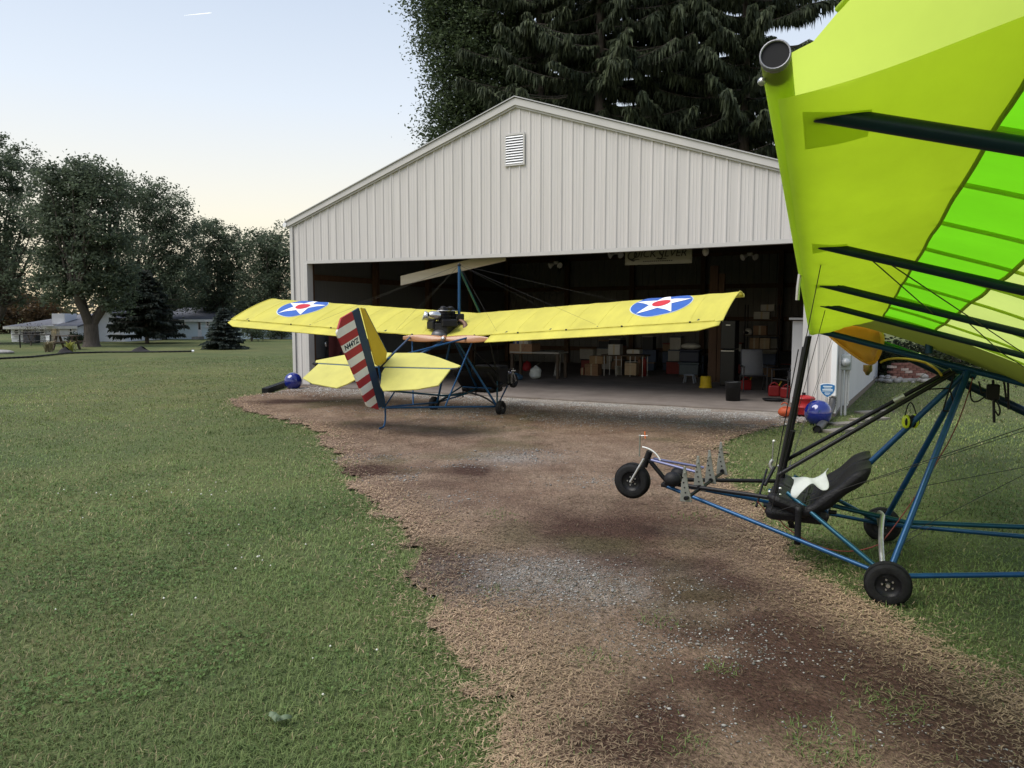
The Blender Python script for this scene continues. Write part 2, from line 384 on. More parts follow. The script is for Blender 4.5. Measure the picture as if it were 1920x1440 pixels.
# side and back walls (inside faces seen through the opening)
INM = mat('shaded_inner_siding', (.16, .155, .15), .55, .0, .1, 2)  # back wall siding, interior gloom put into its darker colour
def sidewall(xw, name):
    m = MB(); k = int(HD/.2286)
    vs = []; prof = []
    for i in range(k+1):
        c = i*.2286; prof += [(c, 0), (c+.012, .02), (c+.035, .02), (c+.047, 0)]
    for yy, dd in prof: vs += [Vector((xw+dd*(1 if xw > 1 else -1), yy+.02, .05)), Vector((xw+dd*(1 if xw > 1 else -1), yy+.02, EAVE))]
    m.add(vs, [(2*i, 2*i+2, 2*i+3, 2*i+1) for i in range(len(prof)-1)]); return m.build(name, WHITE_METAL, hangar)
sidewall(0.0, 'side_wall'); sidewall(HW, 'side_wall')
for xw in (.035, HW-.035): MB().add([(xw, .2, .055), (xw, HD-.05, .055), (xw, HD-.05, EAVE), (xw, .2, EAVE)], [(0, 1, 2, 3)]).build('wall_shade_lining', mat('shaded_galvanised', (.17, .175, .18), .6, .2, .15, 2, stretch=(1, 14, .2)), hangar)  # dark galvanised-grey sheets added over the side walls to deepen the interior shade
for sg in (-1, 1): MB().slab([(HW/2, .1, RIDGE-.02), (HW/2, HD, RIDGE-.02), (HW/2+sg*HW/2, HD, EAVE-.06), (HW/2+sg*HW/2, .1, EAVE-.06)], .01, (0, 0, 1)).build('roof_shade_lining', mat('shaded_roof_lining', (.06, .06, .065), .7), hangar)  # near-black sheets added under the roof, gloom put into their colour
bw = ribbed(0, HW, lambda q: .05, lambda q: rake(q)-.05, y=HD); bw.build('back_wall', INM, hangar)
for i in range(4):
    z = .5+i*1.05
    for xw in (.05, HW-.09): MB().box(xw, xw+.04, .17, HD-.1, z, z+.14).build('wall_girt', WOODPOST, hangar)
    MB().box(.1, HW-.1, HD-.07, HD-.03, z, z+.14).build('wall_girt', WOODPOST, hangar)
for i in range(5):
    y = .35+i*2.6
    for xw in (.10, HW-.25):
        if y < HD: MB().box(xw, xw+.15, y, y+.14, .055, EAVE).build('wall_post', WOODPOST, hangar)
for xw in (2.5, 4.9, 7.3, 9.7): MB().box(xw, xw+.15, HD-.24, HD-.09, .055, rake(xw)-.2).build('wall_post', WOODPOST, hangar)
for i in range(5):
    y = .55+i*2.5; m = MB()
    m.beam((.2, y, EAVE-.14), (HW-.2, y, EAVE-.14), .05, .18)
    for sg in (-1, 1):
        m.beam((HW/2, y, RIDGE-.12), (HW/2+sg*(HW/2-.2), y, EAVE-.12), .05, .16)
        for q in (.25, .5, .75): m.beam((HW/2+sg*q*5.6, y, EAVE-.14), (HW/2+sg*(q-.12)*5.6, y, RIDGE-.14-(RIDGE-EAVE)*(q-.12)), .04, .09)
    m.build('roof_truss', DARKWOOD, hangar)
# gable louvre vent
vx0, vz1 = hl(947, 253); vx1, vz0 = hl(985, 309)
vent = MB(); w = .035
vent.box(vx0, vx1, -.04, -.022, vz0, vz0+w).box(vx0, vx1, -.04, -.022, vz1-w, vz1).box(vx0, vx0+w, -.04, -.022, vz0+w, vz1-w).box(vx1-w, vx1, -.04, -.022, vz0+w, vz1-w)
vent = vent.build('gable_vent', TRIM, hangar)
MB().box(vx0+.01, vx1-.01, -.0225, -.0215, vz0+.01, vz1-.01).build('vent_back', BLACKP, vent)
for i in range(11):
    z = vz0+w+(vz1-vz0-2*w)*(i+.15)/11
    m = MB(); m.slab([(vx0+w, -.046, z), (vx1-w, -.046, z), (vx1-w, -.023, z+.035), (vx0+w, -.023, z+.035)], .004, (0, 1, 1)); m.build('vent_slat', TRIMW, vent)
# downspout with its foot on the right corner, conduits and meter box
dsx = HW-.03
m = MB(); m.box(dsx-.045, dsx+.045, -.115, -.045, .35, EAVE-.2); m.build('downspout', TRIMW, hangar, bevel=.008)
# ------------------------------------------------------------------ things by the hangar
def wpt(u, v, z=0.0): return gnd(u, v, z)
BLUEBALL = mat('blue_glazed', (.012, .022, .20), .12, 0, .25, 3, spec=.6, coat=.6)
for (u, v, r, lab) in ((550, 730, .205, 'blue glazed garden ball at the left corner post of the hangar'), (1533, 797, .205, 'blue glazed garden ball by the right corner under the shield sign')):
    P = wpt(u, v, .0); m = MB(); m.ball((0, 0, r*.93), r, 28, 18)
    t = thing('garden_ball', lab, 'ball', P, 0, 'blue garden balls at the door corners')
    m.build('ball', BLUEBALL, t); MB().lathe([(r*.35, -.02), (r*.42, .0), (r*.40, .03), (r*.3, .05)], 20).build('base_ring', BLACKP, t)
# low black drain channel beside the left ball
A = wpt(497, 738); B = wpt(540, 722); m = MB(); d = B-A
m.beam((0, 0, .06), (d.x, d.y, .06), .14, .12)
for i in range(9):
    q = (i+.5)/9; m.beam(Vector((d.x*q, d.y*q, .122)) - Vector((-d.y, d.x, 0)).normalized()*.06, Vector((d.x*q, d.y*q, .122))+Vector((-d.y, d.x, 0)).normalized()*.06, .03, .012)
solo('drain_box', m, BLACKP, 'long low black drain box on the grass beside the left blue ball', 'drain box', A, bevel=.006)
# shield sign on a stake
t = thing('yard_sign', 'small blue shield sign on a thin stake before the right hangar corner', 'sign', gnd(1549, 797), -.28)
Ps = onplane(1549, 733, gnd(1549, 797), Vector((0, 1, 0))); sc = mpp(Ps); zc = Ps.z
def shield(k):
    pts = [(-14, 12), (-9, 14), (0, 15), (9, 14), (14, 12), (14, 3), (11, -4), (6, -9), (0, -13), (-6, -9), (-11, -4), (-14, 3)]
    return [Vector((x*sc*k, 0, zc+z*sc*k)) for x, z in pts]
MB().slab(shield(1.0), .006, (0, 1, 0)).build('sign_rim', mat('sign_white', (.8, .82, .84), .5), t)
m = MB(); m.slab([p+Vector((0, -.006, 0)) for p in shield(.88)], .004, (0, 1, 0)); m.build('sign_face', mat('sign_blue', (.02, .16, .42), .45), t)
for z, hwid, hh in ((8.5, 8, 1.2), (5.6, 6, .6), (2.2, 9, 1.6), (-1.2, 9, .4), (-4.0, 5, .8), (-6.8, 3.4, .6)):
    MB().box(-hwid*sc, hwid*sc, -.0105, -.0082, zc+(z-hh)*sc, zc+(z+hh)*sc).build('print_line', mat('sign_print', (.62, .72, .82), .6), t)
m = MB(); m.tube([(0, .008, -.03), (0, .008, zc+.02)], .007, 8); m.build('stake', STEEL, t)
# corrugated elbow below the downspout
P = hw(dsx, -.09, .33); Q = gnd(1532, 806, .05)
t = thing('drain_elbow', 'black corrugated drain elbow lying below the white downspout', 'drain pipe', (Q.x, Q.y, 0))
path = bez(P-Vector((Q.x, Q.y, 0)), Vector((P.x-Q.x, P.y-Q.y, .02)), Vector((0, 0, .055)), 26)
MB().tube(path, [.052 if i % 2 else .062 for i in range(27)], 14, cap=False).build('corrugated_pipe', mat('grey_black_poly', (.045, .045, .045), .5, 0, .2, 8), t)
m = MB(); d = (path[-1]-path[-2]).normalized(); m.tube([path[-1]-d*.03, path[-1]-d*.028], .05, 14); m.build('pipe_mouth', BLACKP, t)
# meter box and conduits on the wall return
t = thing('meter_box', 'grey electric meter box with conduits beside the right downspout', 'meter box', hw(HW+.06, .25))
t.rotation_euler = (0, 0, -HYAW)
MB().box(.0, .16, -.16, .0, .78, 1.05).build('box', mat('grey_enamel', (.30, .33, .33), .45), t, bevel=.01)
MB().box(.005, .155, -.172, -.161, .79, 1.04).build('box_door', mat('grey_enamel2', (.33, .36, .36), .4), t, bevel=.004)
for xx, z0, z1, r in ((.03, .0, .78, .018), (.09, .0, .78, .022), (.13, .2, .78, .015), (.05, 1.05, 3.5, .02), (.12, 1.05, 3.3, .016)):
    MB().tube([(xx, -.07, z0), (xx, -.07, z1)], r, 8).build('conduit', mat('grey_pvc', (.48, .48, .48), .5), t)
MB().lathe([(.0, .0), (.07, .0), (.075, .05), (.05, .09), (.0, .10)], 18, (.08, -.172, .92), (0, -1, 0)).build('meter_glass', mat('meter_glass', (.35, .37, .38), .15), t)
# white side shed (lean-to) alongside
A = gnd(1588, 766); B = gnd(1645, 712); L_ = (B-A).length
dirn = (B-A).normalized(); rzs = math.atan2(dirn.y, dirn.x)
t = thing('side_shed', 'low white lean-to shed along the right side of the hangar', 'shed', A, rzs)
WP = mat('white_panel', (.60, .60, .61), .5, 0, .05, 1.2, stretch=(1, 1, .3))
nb = 8; Hs = 1.62
for i in range(nb):
    MB().box(L_*i/nb+.003, L_*(i+1)/nb-.003, .004, .03, .10, Hs).build('wall_panel', WP, t)
    
MB().box(0.0, L_, .03, 1.0, .05, Hs-.01).build('core', WP, t)
MB().box(-.03, .0, .0, .55, .08, Hs).build('end_panel', WP, t)
MB().box(-.05, .012, -.012, .11, .06, Hs+.01).build('corner_board', TRIMW, t)
MB().box(-.04, L_, -.008, .06, .0, .10).build('skirting', mat('old_wood', (.16, .13, .10), .85), t)
MB().box(-.1, L_+.1, -.16, 1.05, Hs+.01, Hs+.05).build('roof', mat('roof_metal', (.4, .4, .4)), t)
MB().box(-.1, L_+.1, -.20, -.165, Hs-.04, Hs+.06).build('gutter', mat('grey_gutter', (.5, .5, .55), .4), t)
# stacked bricks and stones behind
P0 = gnd(1660, 715); s1 = mpp(P0)
BR = mat('old_brick', (.19, .085, .068), .85, 0, .35, 9, .3, 60); ST = mat('field_stone', (.28, .27, .26), .9, 0, .3, 8, .4, 30)
t = thing('brick_pile', 'stack of old red bricks behind the shed at the grass edge', 'brick pile', gnd(1712, 716), .15)
for r in range(6):
    for c in range(6 if r < 4 else 4):
        b = MB(); b.box(-.105, .105, -.05, .05, 0, .062); o = b.build('brick', BR if (r+c) % 4 else mat('pale_brick', (.42, .33, .29), .85, 0, .2, 9), t, bevel=.004)
        o.location = (-.62+.222*c+(.11 if r % 2 else 0), random.uniform(-.012, .012), .0+.067*r+.10); o.rotation_euler = (0, 0, random.uniform(-.05, .05))
MB().box(-.75, .72, -.07, .12, 0, .098).build('plinth_block', mat('concrete_block', (.36, .35, .33), .9, 0, .15, 10), t)
t = thing('stone_heap', 'heap of grey field stones beside the old brick stack', 'stones', gnd(1672, 718))
for i in range(34):
    r = random.uniform(.05, .13); m = MB(); m.ball((0, 0, 0), r, 8, 6, (1, random.uniform(.7, 1), random.uniform(.5, .8)))
    m.v = [tuple(c*random.uniform(.88, 1.12) for c in v) for v in m.v]
    o = m.build('stone', ST, t); o.location = (random.uniform(-.75, .95), random.uniform(-.15, .3), r*.5+random.choice((0, 0, .1))); o.rotation_euler = (0, 0, random.uniform(0, 6))
t = thing('block_row', 'grey concrete blocks stacked behind the stone heap', 'blocks', gnd(1690, 708))
for i in range(3):
    for k in range(2):
        o = MB().box(-.19, .19, -.09, .09, 0, .19).build('block', mat('concrete_block', (.36, .35, .33), .9, 0, .15, 10), t, bevel=.006); o.location = (-.45+.4*i, 0, .195*k)
# stepping planks in the right lawn
for i, (u0, v0, u1, v1) in enumerate(((1552, 812, 1600, 806), (1600, 790, 1660, 786), (1610, 776, 1668, 772), (1560, 798, 1610, 795))):
    A = gnd(u0, v0); B = gnd(u1, v1); d = B-A; m = MB(); m.beam((0, 0, .018), (d.x, d.y, .02), .2, .035)
    solo('stepping_plank', m, mat('weathered_wood', (.20, .18, .15), .9, 0, .25, 6, .2, 40), ['nearest', 'third', 'farthest', 'second nearest'][i]+' weathered stepping plank in the grass right of the drain elbow', 'plank', A, group='stepping planks')
# orange pin flag and thin stake by the nose wheel
# ------------------------------------------------------------------ the two ultralight aircraft
class Frame:
    """aircraft frame: local x forward, y to its left, z up"""
    def __init__(s, O, head):
        s.O = Vector(O); s.F = Vector(head).normalized(); s.L = Vector((-s.F.y, s.F.x, 0)); s.rz = math.atan2(s.F.y, s.F.x)
    def loc(s, P): d = P-s.O; return Vector((d.dot(s.F), d.dot(s.L), d.z))
    def y(s, u, v, y=0.0): return s.loc(onplane(u, v, s.O+s.L*y, s.L))
    def x(s, u, v, x=0.0): return s.loc(onplane(u, v, s.O+s.F*x, s.F))
GF = Frame((2.49, 4.87, 0), (-.906, .424, 0))
YF = Frame((-.80, 13.04, 0), (math.sin(R_(28.5)), math.cos(R_(28.5)), 0))
GRE = thing('ultralight_aircraft', 'lime and green winged ultralight standing nose up at the right edge', 'aircraft', GF.O, GF.rz)
YEL = thing('ultralight_aircraft', 'yellow winged ultralight with striped rudder parked before the hangar door', 'aircraft', YF.O, YF.rz)

def rod(parent, name, m, r, *pts, n=10):
    return MB().tube(list(pts), r, n).build(name, m, parent)
def wheel(parent, c, R, w, name='wheel', fork=0):
    c = Vector(c); t = MB(); prof = []
    for i in range(13):
        a = -1.25+2.5*i/12; prof.append((R*.74+R*.26*math.cos(a), w/2*math.sin(a)/math.sin(1.25)))
    prof = [(R*.56, -w*.42)]+prof+[(R*.56, w*.42)]
    for gx in (-.18, .0, .18): pass
    t.lathe(prof, 30, c, (0, 1, 0)); o = t.build(name, RUBBER, parent)
    # tread ribs and sidewall rings
    tr = MB()
    for gx in (-.22, -.08, .08, .22): tr.lathe([(R*.992, w*(gx-.05)), (R*1.006, w*(gx-.03)), (R*1.006, w*(gx+.03)), (R*.992, w*(gx+.05))], 30, c, (0, 1, 0))
    tr.build('tread', RUBBER, o)
    rm = MB(); rm.lathe([(R*.57, -w*.42), (R*.55, -w*.30), (R*.30, -w*.18), (R*.12, -w*.22), (R*.12, w*.22), (R*.30, w*.18), (R*.55, w*.30), (R*.57, w*.42)], 26, c, (0, 1, 0)); rm.build('rim', BLACKM, o)
    hb = MB(); hb.tube([c-Vector((0, w*.5, 0)), c+Vector((0, w*.5, 0))], R*.09, 10)
    for k in range(5):
        a = 2*math.pi*k/5; q = c+Vector((R*.24*math.cos(a), 0, R*.24*math.sin(a))); hb.tube([q-Vector((0, w*.28, 0)), q+Vector((0, w*.28, 0))], R*.045, 6)
    hb.build('hub', STEEL, o); return o

SLOPE = .28
def cam(c): return 1-((.25-c)/.25)**2 if c < .25 else 1-((c-.25)/.75)**2
class Wing:
    def __init__(s, root, tip, chord, camber, sg): s.r = Vector(root); s.t = Vector(tip); s.ch = chord; s.cb = camber; s.sg = sg; s.span = s.t.y; s.ext = 0.0; s.cut = 0.0
    def p(s, y, c, up=0.0, scal=True):
        f = y/s.span; L = s.r.lerp(s.t, f)
        z = L.z-SLOPE*s.ch*c+s.cb*cam(max(0, min(1, c)))+up
        if scal: z -= .008*abs(math.sin(math.pi*y/.465))**1.1*min(1, c*3)+.0025*math.sin(y*17+c*11)*math.sin(c*9+y*3)
        return Vector((L.x-s.ch*c, s.sg*y, z))
    def tipy(s, c): return s.span+s.ext*(1-(1-max(0, min(1, (c-.045)/.955)))**6)
    def patch(s, y0, y1, c0, c1, nu, nv, up=0.0, scal=True):
        def fn(a, b):
            c = c0+(c1-c0)*b; ya = y0+s.cut*min(1, c/.28); return s.p(ya+(y1+s.tipy(c)-s.span-ya)*a, c, up, scal)
        m = MB(); m.grid(fn, nu, nv); return m

def tail(P, rud, stab, fin, frame, stripes):
    H0 = Vector((-2.281, 0, .357)); H1 = Vector((-2.844, 0, 1.812)); t = (H1-H0).normalized(); LN = (H1-H0).length
    p = Vector((-t.z, 0, t.x)); 
    if p.x > 0: p = -p
    wd = lambda q: .372+(.592-.372)*(q-.19)/(1.6-.19)
    pt = lambda a, b: H0+t*a+p*b
    m = MB(); top = [pt(LN, .0), pt(LN, .16), pt(.06, .16), pt(.0, .0)]; m.slab(top, .032, (0, 1, 0)); ro = m.build('rudder', rud, P, bevel=.006)
    m = MB(); m.slab([pt(LN-.01, .16), pt(LN-.01, .38), pt(LN-.14, .55), pt(.20, .35), pt(.08, .16)], .020, (0, 1, 0)); m.build('rudder_core', mat('cream_cloth', (.62, .60, .52), .7), ro)
    if stripes:
        Nst = 13; RED = mat('red_stripe', (.36, .022, .03), .6, 0, .12, 6); WHT = mat('white_stripe', (.74, .72, .66), .6, 0, .06, 6)
        for i in range(Nst):
            a0 = .03+(LN-.03)*i/Nst; a1 = .03+(LN-.03)*(i+1)/Nst
            def lim(a):   # outer edge with bottom and top corners cut
                w = wd(a)
                if a < .19: w = .12+(.372-.12)*(a/.19)
                if a > LN-.18: w = min(w, .40+(LN-a+.0)/.18*.19)
                return w
            poly = [pt(a0, .162), pt(a1, .162)]+[pt(a1+(a0-a1)*k/4, lim(a1+(a0-a1)*k/4)) for k in range(5)]
            m = MB(); m.slab(poly, .028, (0, 1, 0)); m.build('red_stripe' if i % 2 == 0 else 'white_stripe', RED if i % 2 == 0 else WHT, ro)
            if i == 9:
                c = pt((a0+a1)/2, .345)
                Mx = Matrix((( -p.x, t.x, 0, c.x), (0, 0, 1, .0), (-p.z, t.z, 0, c.z), (0, 0, 0, 1)))
                # face seen from the aircraft's right (local -y)
                Mr = Matrix(((-p.x, t.x, 0, c.x), (0, 0, -1, -.0155), (-p.z, t.z, 0, c.z), (0, 0, 0, 1)))
                textmesh('N44YZ', .102, mat('navy_letters', (.01, .03, .05), .6), 'registration', ro, .0008, 0, Mr, .0035)
                Ml = Matrix(((p.x, t.x, 0, c.x), (0, 0, 1, .0155), (p.z, t.z, 0, c.z), (0, 0, 0, 1)))
                textmesh('N44YZ', .102, mat('navy_letters', (.01, .03, .05), .6), 'registration', ro, .0008, 0, Ml, .0035)
    m = MB(); m.slab([(-2.80, 0, 1.815), (-2.70, 0, 1.80), (-2.224, 0, 1.164), (-2.26, 0, 1.02), (-2.44, 0, .965), (-2.50, 0, 1.0)], .022, (0, 1, 0)); m.build('fin', fin, P, bevel=.008)
    rod(P, 'fin_tube', frame, .012, (-2.72, 0, 1.80), (-2.22, 0, 1.16))
    zz = lambda x: .94+.6*(x+2.38)
    for sg in (-1, 1):
        V = lambda x, y: Vector((x, sg*y, zz(x)))
        m = MB(); m.slab([V(-2.05, .03), V(-2.03, .52), V(-2.12, .86), V(-2.28, 1.34), V(-2.335, 1.31), V(-2.36, .03)], .026, (-.6, 0, 1)); so = m.build('stabilizer', stab, P, bevel=.01)
        m = MB(); m.slab([V(-2.385, .09), V(-2.36, 1.22), V(-2.69, 1.235), V(-2.79, .95), V(-2.855, .42), V(-2.76, .30), V(-2.5, .12)], .022, (-.6, 0, 1)); eo = m.build('elevator', stab, P, bevel=.008)
        for yy in (.42, .82):
            rod(eo, 'elevator_rib', stab, .014, V(-2.39, yy), V(-2.80+.07*yy, yy), n=6)
        rod(eo, 'hinge_tube', frame, .009, V(-2.372, .05), V(-2.345, 1.28))
        rod(P, 'tail_tip_fitting', BLACKP, .022, V(-2.36, 1.24), V(-2.34, 1.34))
        rod(P, 'tail_strut', frame, .011, V(-2.2, .5), (-2.28, 0, .36))
    rod(P, 'tail_post', frame, .016, (-2.28, 0, .33), (-2.42, 0, .98))
    sk = bez((-2.285, 0, .36), (-2.25, 0, .10), (-2.34, 0, .05), 8)+[Vector((-2.42, 0, .045))]
    rod(P, 'tail_skid', frame, .014, *sk)

def engine(P, c):
    """two-cylinder aero engine with carburettor, exhaust and gearbox; c is the crankcase centre"""
    c = Vector(c); B = lambda *a, **k: MB().box(*a, **k); M = Matrix.Translation(c)
    o = MB().box(-.16, .16, -.10, .10, -.11, .06, M).build('engine', mat('engine_black', (.02, .02, .022), .4, .4, .3, 30), P, bevel=.02)
    for k, xx in enumerate((-.08, .09)):
        for i in range(8):
            m = MB(); z = .07+.022*i; m.lathe([(.0, z), (.085, z), (.085, z+.010), (.0, z+.010)], 14, c+Vector((xx, 0, 0))); m.build('cooling_fin', ALU if i == 7 else BLACKM, o)
        MB().lathe([(.055, .03), (.055, .26), (.0, .27)], 12, c+Vector((xx, 0, 0))).build('cylinder_barrel', BLACKM, o)
        MB().lathe([(.0, .24), (.05, .25), (.03, .29), (.0, .30)], 12, c+Vector((xx, 0, 0))).build('spark_plug', BLACKM, o)
    m = MB(); m.lathe([(.0, .0), (.07, .0), (.075, .04), (.06, .12), (.075, .16), (.06, .16), (.045, .1)], 18, c+Vector((-.03, .12, .12)), (-.55, .8, .25)); m.build('carburettor', ALU, o)
    m = MB(); m.lathe([(.055, .0), (.06, .03), (.055, .1), (.03, .13)], 16, c+Vector((-.14, .02, .16)), (-.75, .6, .1)); m.build('intake_horn', STEEL, o)
    m = MB(); m.tube(bez(c+Vector((.1, -.08, .1)), c+Vector((.14, -.26, .05)), c+Vector((-.06, -.2, -.12)), 10), .028, 10); m.build('exhaust', mat('rusty_pipe', (.18, .11, .08), .6, .5, .3, 12), o)
    m = MB(); m.lathe([(.0, -.12), (.09, -.12), (.095, -.02), (.08, .03), (.05, .06), (.0, .06)], 20, c+Vector((-.20, 0, -.14)), (-1, 0, 0)); m.build('gearbox', mat('dark_cast', (.10, .10, .105), .45, .6, .3, 14), o)
    for q in ((-.06, .10, .02, .10), (.10, .12, .08, .08), (-.12, -.10, .05, .09), (.14, -.06, .14, .08), (.0, .0, .24, .07), (.16, .02, -.04, .08)): MB().box(-q[3], q[3], -q[3]*.7, q[3]*.7, -q[3]*.6, q[3]*.6, Matrix.Translation(c+Vector(q[:3])) @ Matrix.Rotation(q[0]*7, 4, 'Z')).build('engine_cover', BLACKM, o, bevel=.015)
    for i in range(16):
        a = random.uniform(0, 6.28); q = c+Vector((random.uniform(-.15, .2), math.cos(a)*.13, .02+math.sin(a)*.12))
        MB().tube(bez(q, q+Vector((random.uniform(-.1, .15), random.uniform(-.12, .12), .14)), c+Vector((random.uniform(.1, .28), random.uniform(-.12, .12), random.uniform(-.1, .15))), 7), .007, 6).build('ignition_lead', BLACKP, o)
    for q in ((.2, -.06, .12), (.24, .05, .05), (.12, .12, -.02)):
        MB().ball(c+Vector(q), .035, 10, 7, (1, .8, 1.2)).build('fitting', ALU if q[0] > .15 else BLACKM, o)
    return o
def propeller(P, c):
    c = Vector(c); W = mat('varnished_wood', (.30, .13, .045), .38, 0, .2, 5, stretch=(2, .3, 12), coat=.4)
    o = MB().lathe([(.0, -.035), (.05, -.035), (.055, .0), (.05, .035), (.0, .035)], 18, c, (1, 0, 0)).build('propeller', W, P)
    for sg in (-1, 1):
        def fn(a, b, sg=sg):
            r = .03+.80*a; ch = .06+.08*math.sin(math.pi*min(1, a*.9+.1))**.8*(1 if a < .93 else max(.15, (1-a)/.07)); tw = R_(40-28*a); th = .022*(1-.75*a)
            q = 2*math.pi*b; x0 = th*math.sin(q); w0 = ch/2*math.cos(q)
            return c+Vector((x0*math.cos(tw)+w0*math.sin(tw)*.9, sg*r, w0*math.cos(tw)-x0*math.sin(tw)))
        MB().grid(fn, 22, 12).build('propeller_blade', W, o)
    MB().lathe([(.0, .0), (.035, .0), (.035, .018), (.0, .02)], 14, c-Vector((.036, 0, 0)), (-1, 0, 0)).build('hub_plate', STEEL, o)

def seat(P, y, pts):
    a, b, c = [Vector((q.x, y, q.z)) for q in pts]
    path = [a.lerp(b, i/6) for i in range(6)]+bez(b.lerp(a, .12), b, b.lerp(c, .2), 4)+[b.lerp(c, .25+.75*i/9) for i in range(10)]
    def fn(q, s):
        i = q*(len(path)-1); k = min(int(i), len(path)-2); f = i-k; ctr = path[k].lerp(path[k+1], f); t = (path[k+1]-path[k]).normalized(); n = Vector((-t.z, 0, t.x))
        if n.z < 0: n = -n
        e = min(1, q/.07)**.5*min(1, (1-q)/.10)**.5; ph = 2*math.pi*s; cs, sn = math.cos(ph), math.sin(ph)
        w = .19*(.75+.25*e); h = .056*(.25+.75*e)*(1+.10*math.cos(22*q))
        ex = lambda v, k: math.copysign(abs(v)**k, v)
        dish = -.035*(1-abs(ex(cs, .5))**2) if sn > 0 else 0
        return ctr+Vector((0, w*ex(cs, .5), 0))+n*(h*ex(sn, .7)+dish)
    return MB().grid(fn, 46, 22).build('seat', FABRICBLK, P)

def airframe(P, wl, wr, tubes, keelm):
    T = Vector((-2.30, 0, .34))
    # keel, tripod, undercarriage
    k0 = Vector((.50, 0, 1.60)); k1 = Vector((-1.45, 0, 1.60-1.95*.268))
    rod(P, 'keel_tube', keelm, .020, k0, k1, n=14)
    apex = Vector((-.42, 0, 1.31))
    for sg in (-1, 1):
        ax = Vector((0, sg*.62, .15))
        rod(P, 'gear_leg', tubes, .019, apex+Vector((0, sg*.03, .03)), ax)
        rod(P, 'lower_strut', tubes, .014, Vector((1.47, sg*.05, .435)), ax)
        rod(P, 'tail_boom', tubes, .016, ax, T+Vector((0, sg*.03, 0)))
        rod(P, 'seat_strut', TEALTUBE, .015, Vector((.60, sg*.28, .52)), ax)
        rod(P, 'nose_rail', BLACKM, .015, Vector((1.47, sg*.06, .46)), Vector((.70, sg*.28, .475)))
        rod(P, 'front_downtube', BLACKM, .0145, Vector((.52, sg*.10, 1.55)), Vector((.70, sg*.29, .37)))
        rod(P, 'seat_tube', BLACKM, .014, Vector((-.34, sg*.11, 1.34)), Vector((.66, sg*.29, .635)))
        wheel(P, (0, sg*.69, .128), .128, .095)
        rod(P, 'axle_stub', STEEL, .012, ax, Vector((0, sg*.66, .128)))
        MB().tube(bez(Vector((.02, sg*.60, .15)), Vector((.05, sg*.35, .34)), Vector((.02, 0, .36)), 8), .016, 8).build('axle_spring', BLACKM if P is YEL else ALU, P)
    rod(P, 'rear_strut', tubes, .019, apex+Vector((.03, 0, .0)), Vector((.34, 0, .44)))
    rod(P, 'cross_tube', tubes, .014, Vector((.36, .30, .42)), Vector((.36, -.30, .42)))
    rod(P, 'centre_boom', TEALTUBE, .016, Vector((.75, 0, .46)), Vector((.2, 0, .378)), Vector((-.12, 0, .335)), Vector((-.77, 0, .38)), Vector((-2.3, 0, .60)))
    rod(P, 'seat_rail', BLACKM, .014, Vector((.75, .28, .42)), Vector((.30, .20, .40)))
    rod(P, 'seat_rail', BLACKM, .014, Vector((.75, -.28, .42)), Vector((.30, -.20, .40)))
    # nose wheel and fork
    nw = Vector((1.735, 0, .44)); wheel(P, nw, .135, .09, 'nose_wheel')
    st = Vector((1.615, 0, .645))
    for sg in (-1, 1): rod(P, 'fork_leg', ALU, .009, nw+Vector((0, sg*.06, 0)), st+Vector((.02, sg*.05, -.02)))
    rod(P, 'steering_stem', BLACKM, .024, st+Vector((-.01, 0, .03)), st+Vector((.03, 0, -.09)))
    rod(P, 'stem_brace', BLACKM, .017, st+Vector((.0, 0, -.03)), Vector((1.47, 0, .455)))
    MB().box(1.40, 1.50, -.07, .07, .425, .455).build('nose_plate', BLACKM, P, bevel=.006)
    for sg in (-1, 1):
        rod(P, 'steering_rod', mat('lavender_rod', (.16, .17, .30), .4, .3), .010, st+Vector((-.03, sg*.03, -.03)), Vector((1.22, sg*.10, .565)))
        MB().ball(Vector((1.405, sg*.10, .50)), .058, 16, 12, (1.1, 1, .95)).build('brake_reservoir', BLACKP, P)
    # four perforated rudder pedals
    PED = mat('pedal_grey', (.27, .28, .26), .45, .5, .12, 20)
    for y, x, z in ((.33, 1.255, .43), (.12, 1.205, .47), (-.10, 1.165, .48), (-.32, 1.12, .51)):
        m = MB(); m.slab([(x-.040, y, z-.03), (x+.045, y, z-.03), (x+.040, y, z+.06), (x+.024, y, z+.22), (x+.010, y, z+.22), (x-.012, y, z+.08)], .012, (0, 1, 0))
        o = m.build('rudder_pedal', PED, P, bevel=.003)
        m = MB()
        for i in range(5): m.tube([(x+.028-.012*i*.6, y-.008, z+.14-.035*i), (x+.028-.012*i*.6, y+.008, z+.14-.035*i)], .006, 8)
        m.build('lightening_hole', BLACKP, o)
        MB().tube([(x, y-.03, z), (x, y+.03, z)], .014, 10).build('pedal_pivot', BLACKM, o)
        MB().tube([(x+.015, y-.045, z+.175), (x+.015, y+.045, z+.175)], .005, 6).build('toe_bar', STEEL, o)
    rod(P, 'pedal_shaft', BLACKM, .012, Vector((1.25, .36, .43)), Vector((1.11, -.36, .50)))
    # seats with harness straps
    sp = (Vector((.72, 0, .50)), Vector((.46, 0, .415)), Vector((.115, 0, .735)))
    for y in (.19, -.19):
        o = seat(P, y, sp)
        MB().tube([(.50, y-.2, .455), (.50, y+.2, .455)], .012, 8).build('lap_belt', FABRICBLK, o)
    MB().box(.34, .74, -.34, .34, .33, .44).build('seat_base', FABRICBLK, P, bevel=.05)
    m = MB(); m.grid(lambda a, b: Vector((.50+.04*b, .40, .46-.25*a)), 8, 1); m.build('belt_tail', FABRICBLK, P, solid=.006)
    m = MB(); m.grid(lambda a, b: Vector((.60+.04*b-.05*a, .16, .42-.17*a)), 6, 1); m.build('belt_tail', FABRICBLK, P, solid=.006)
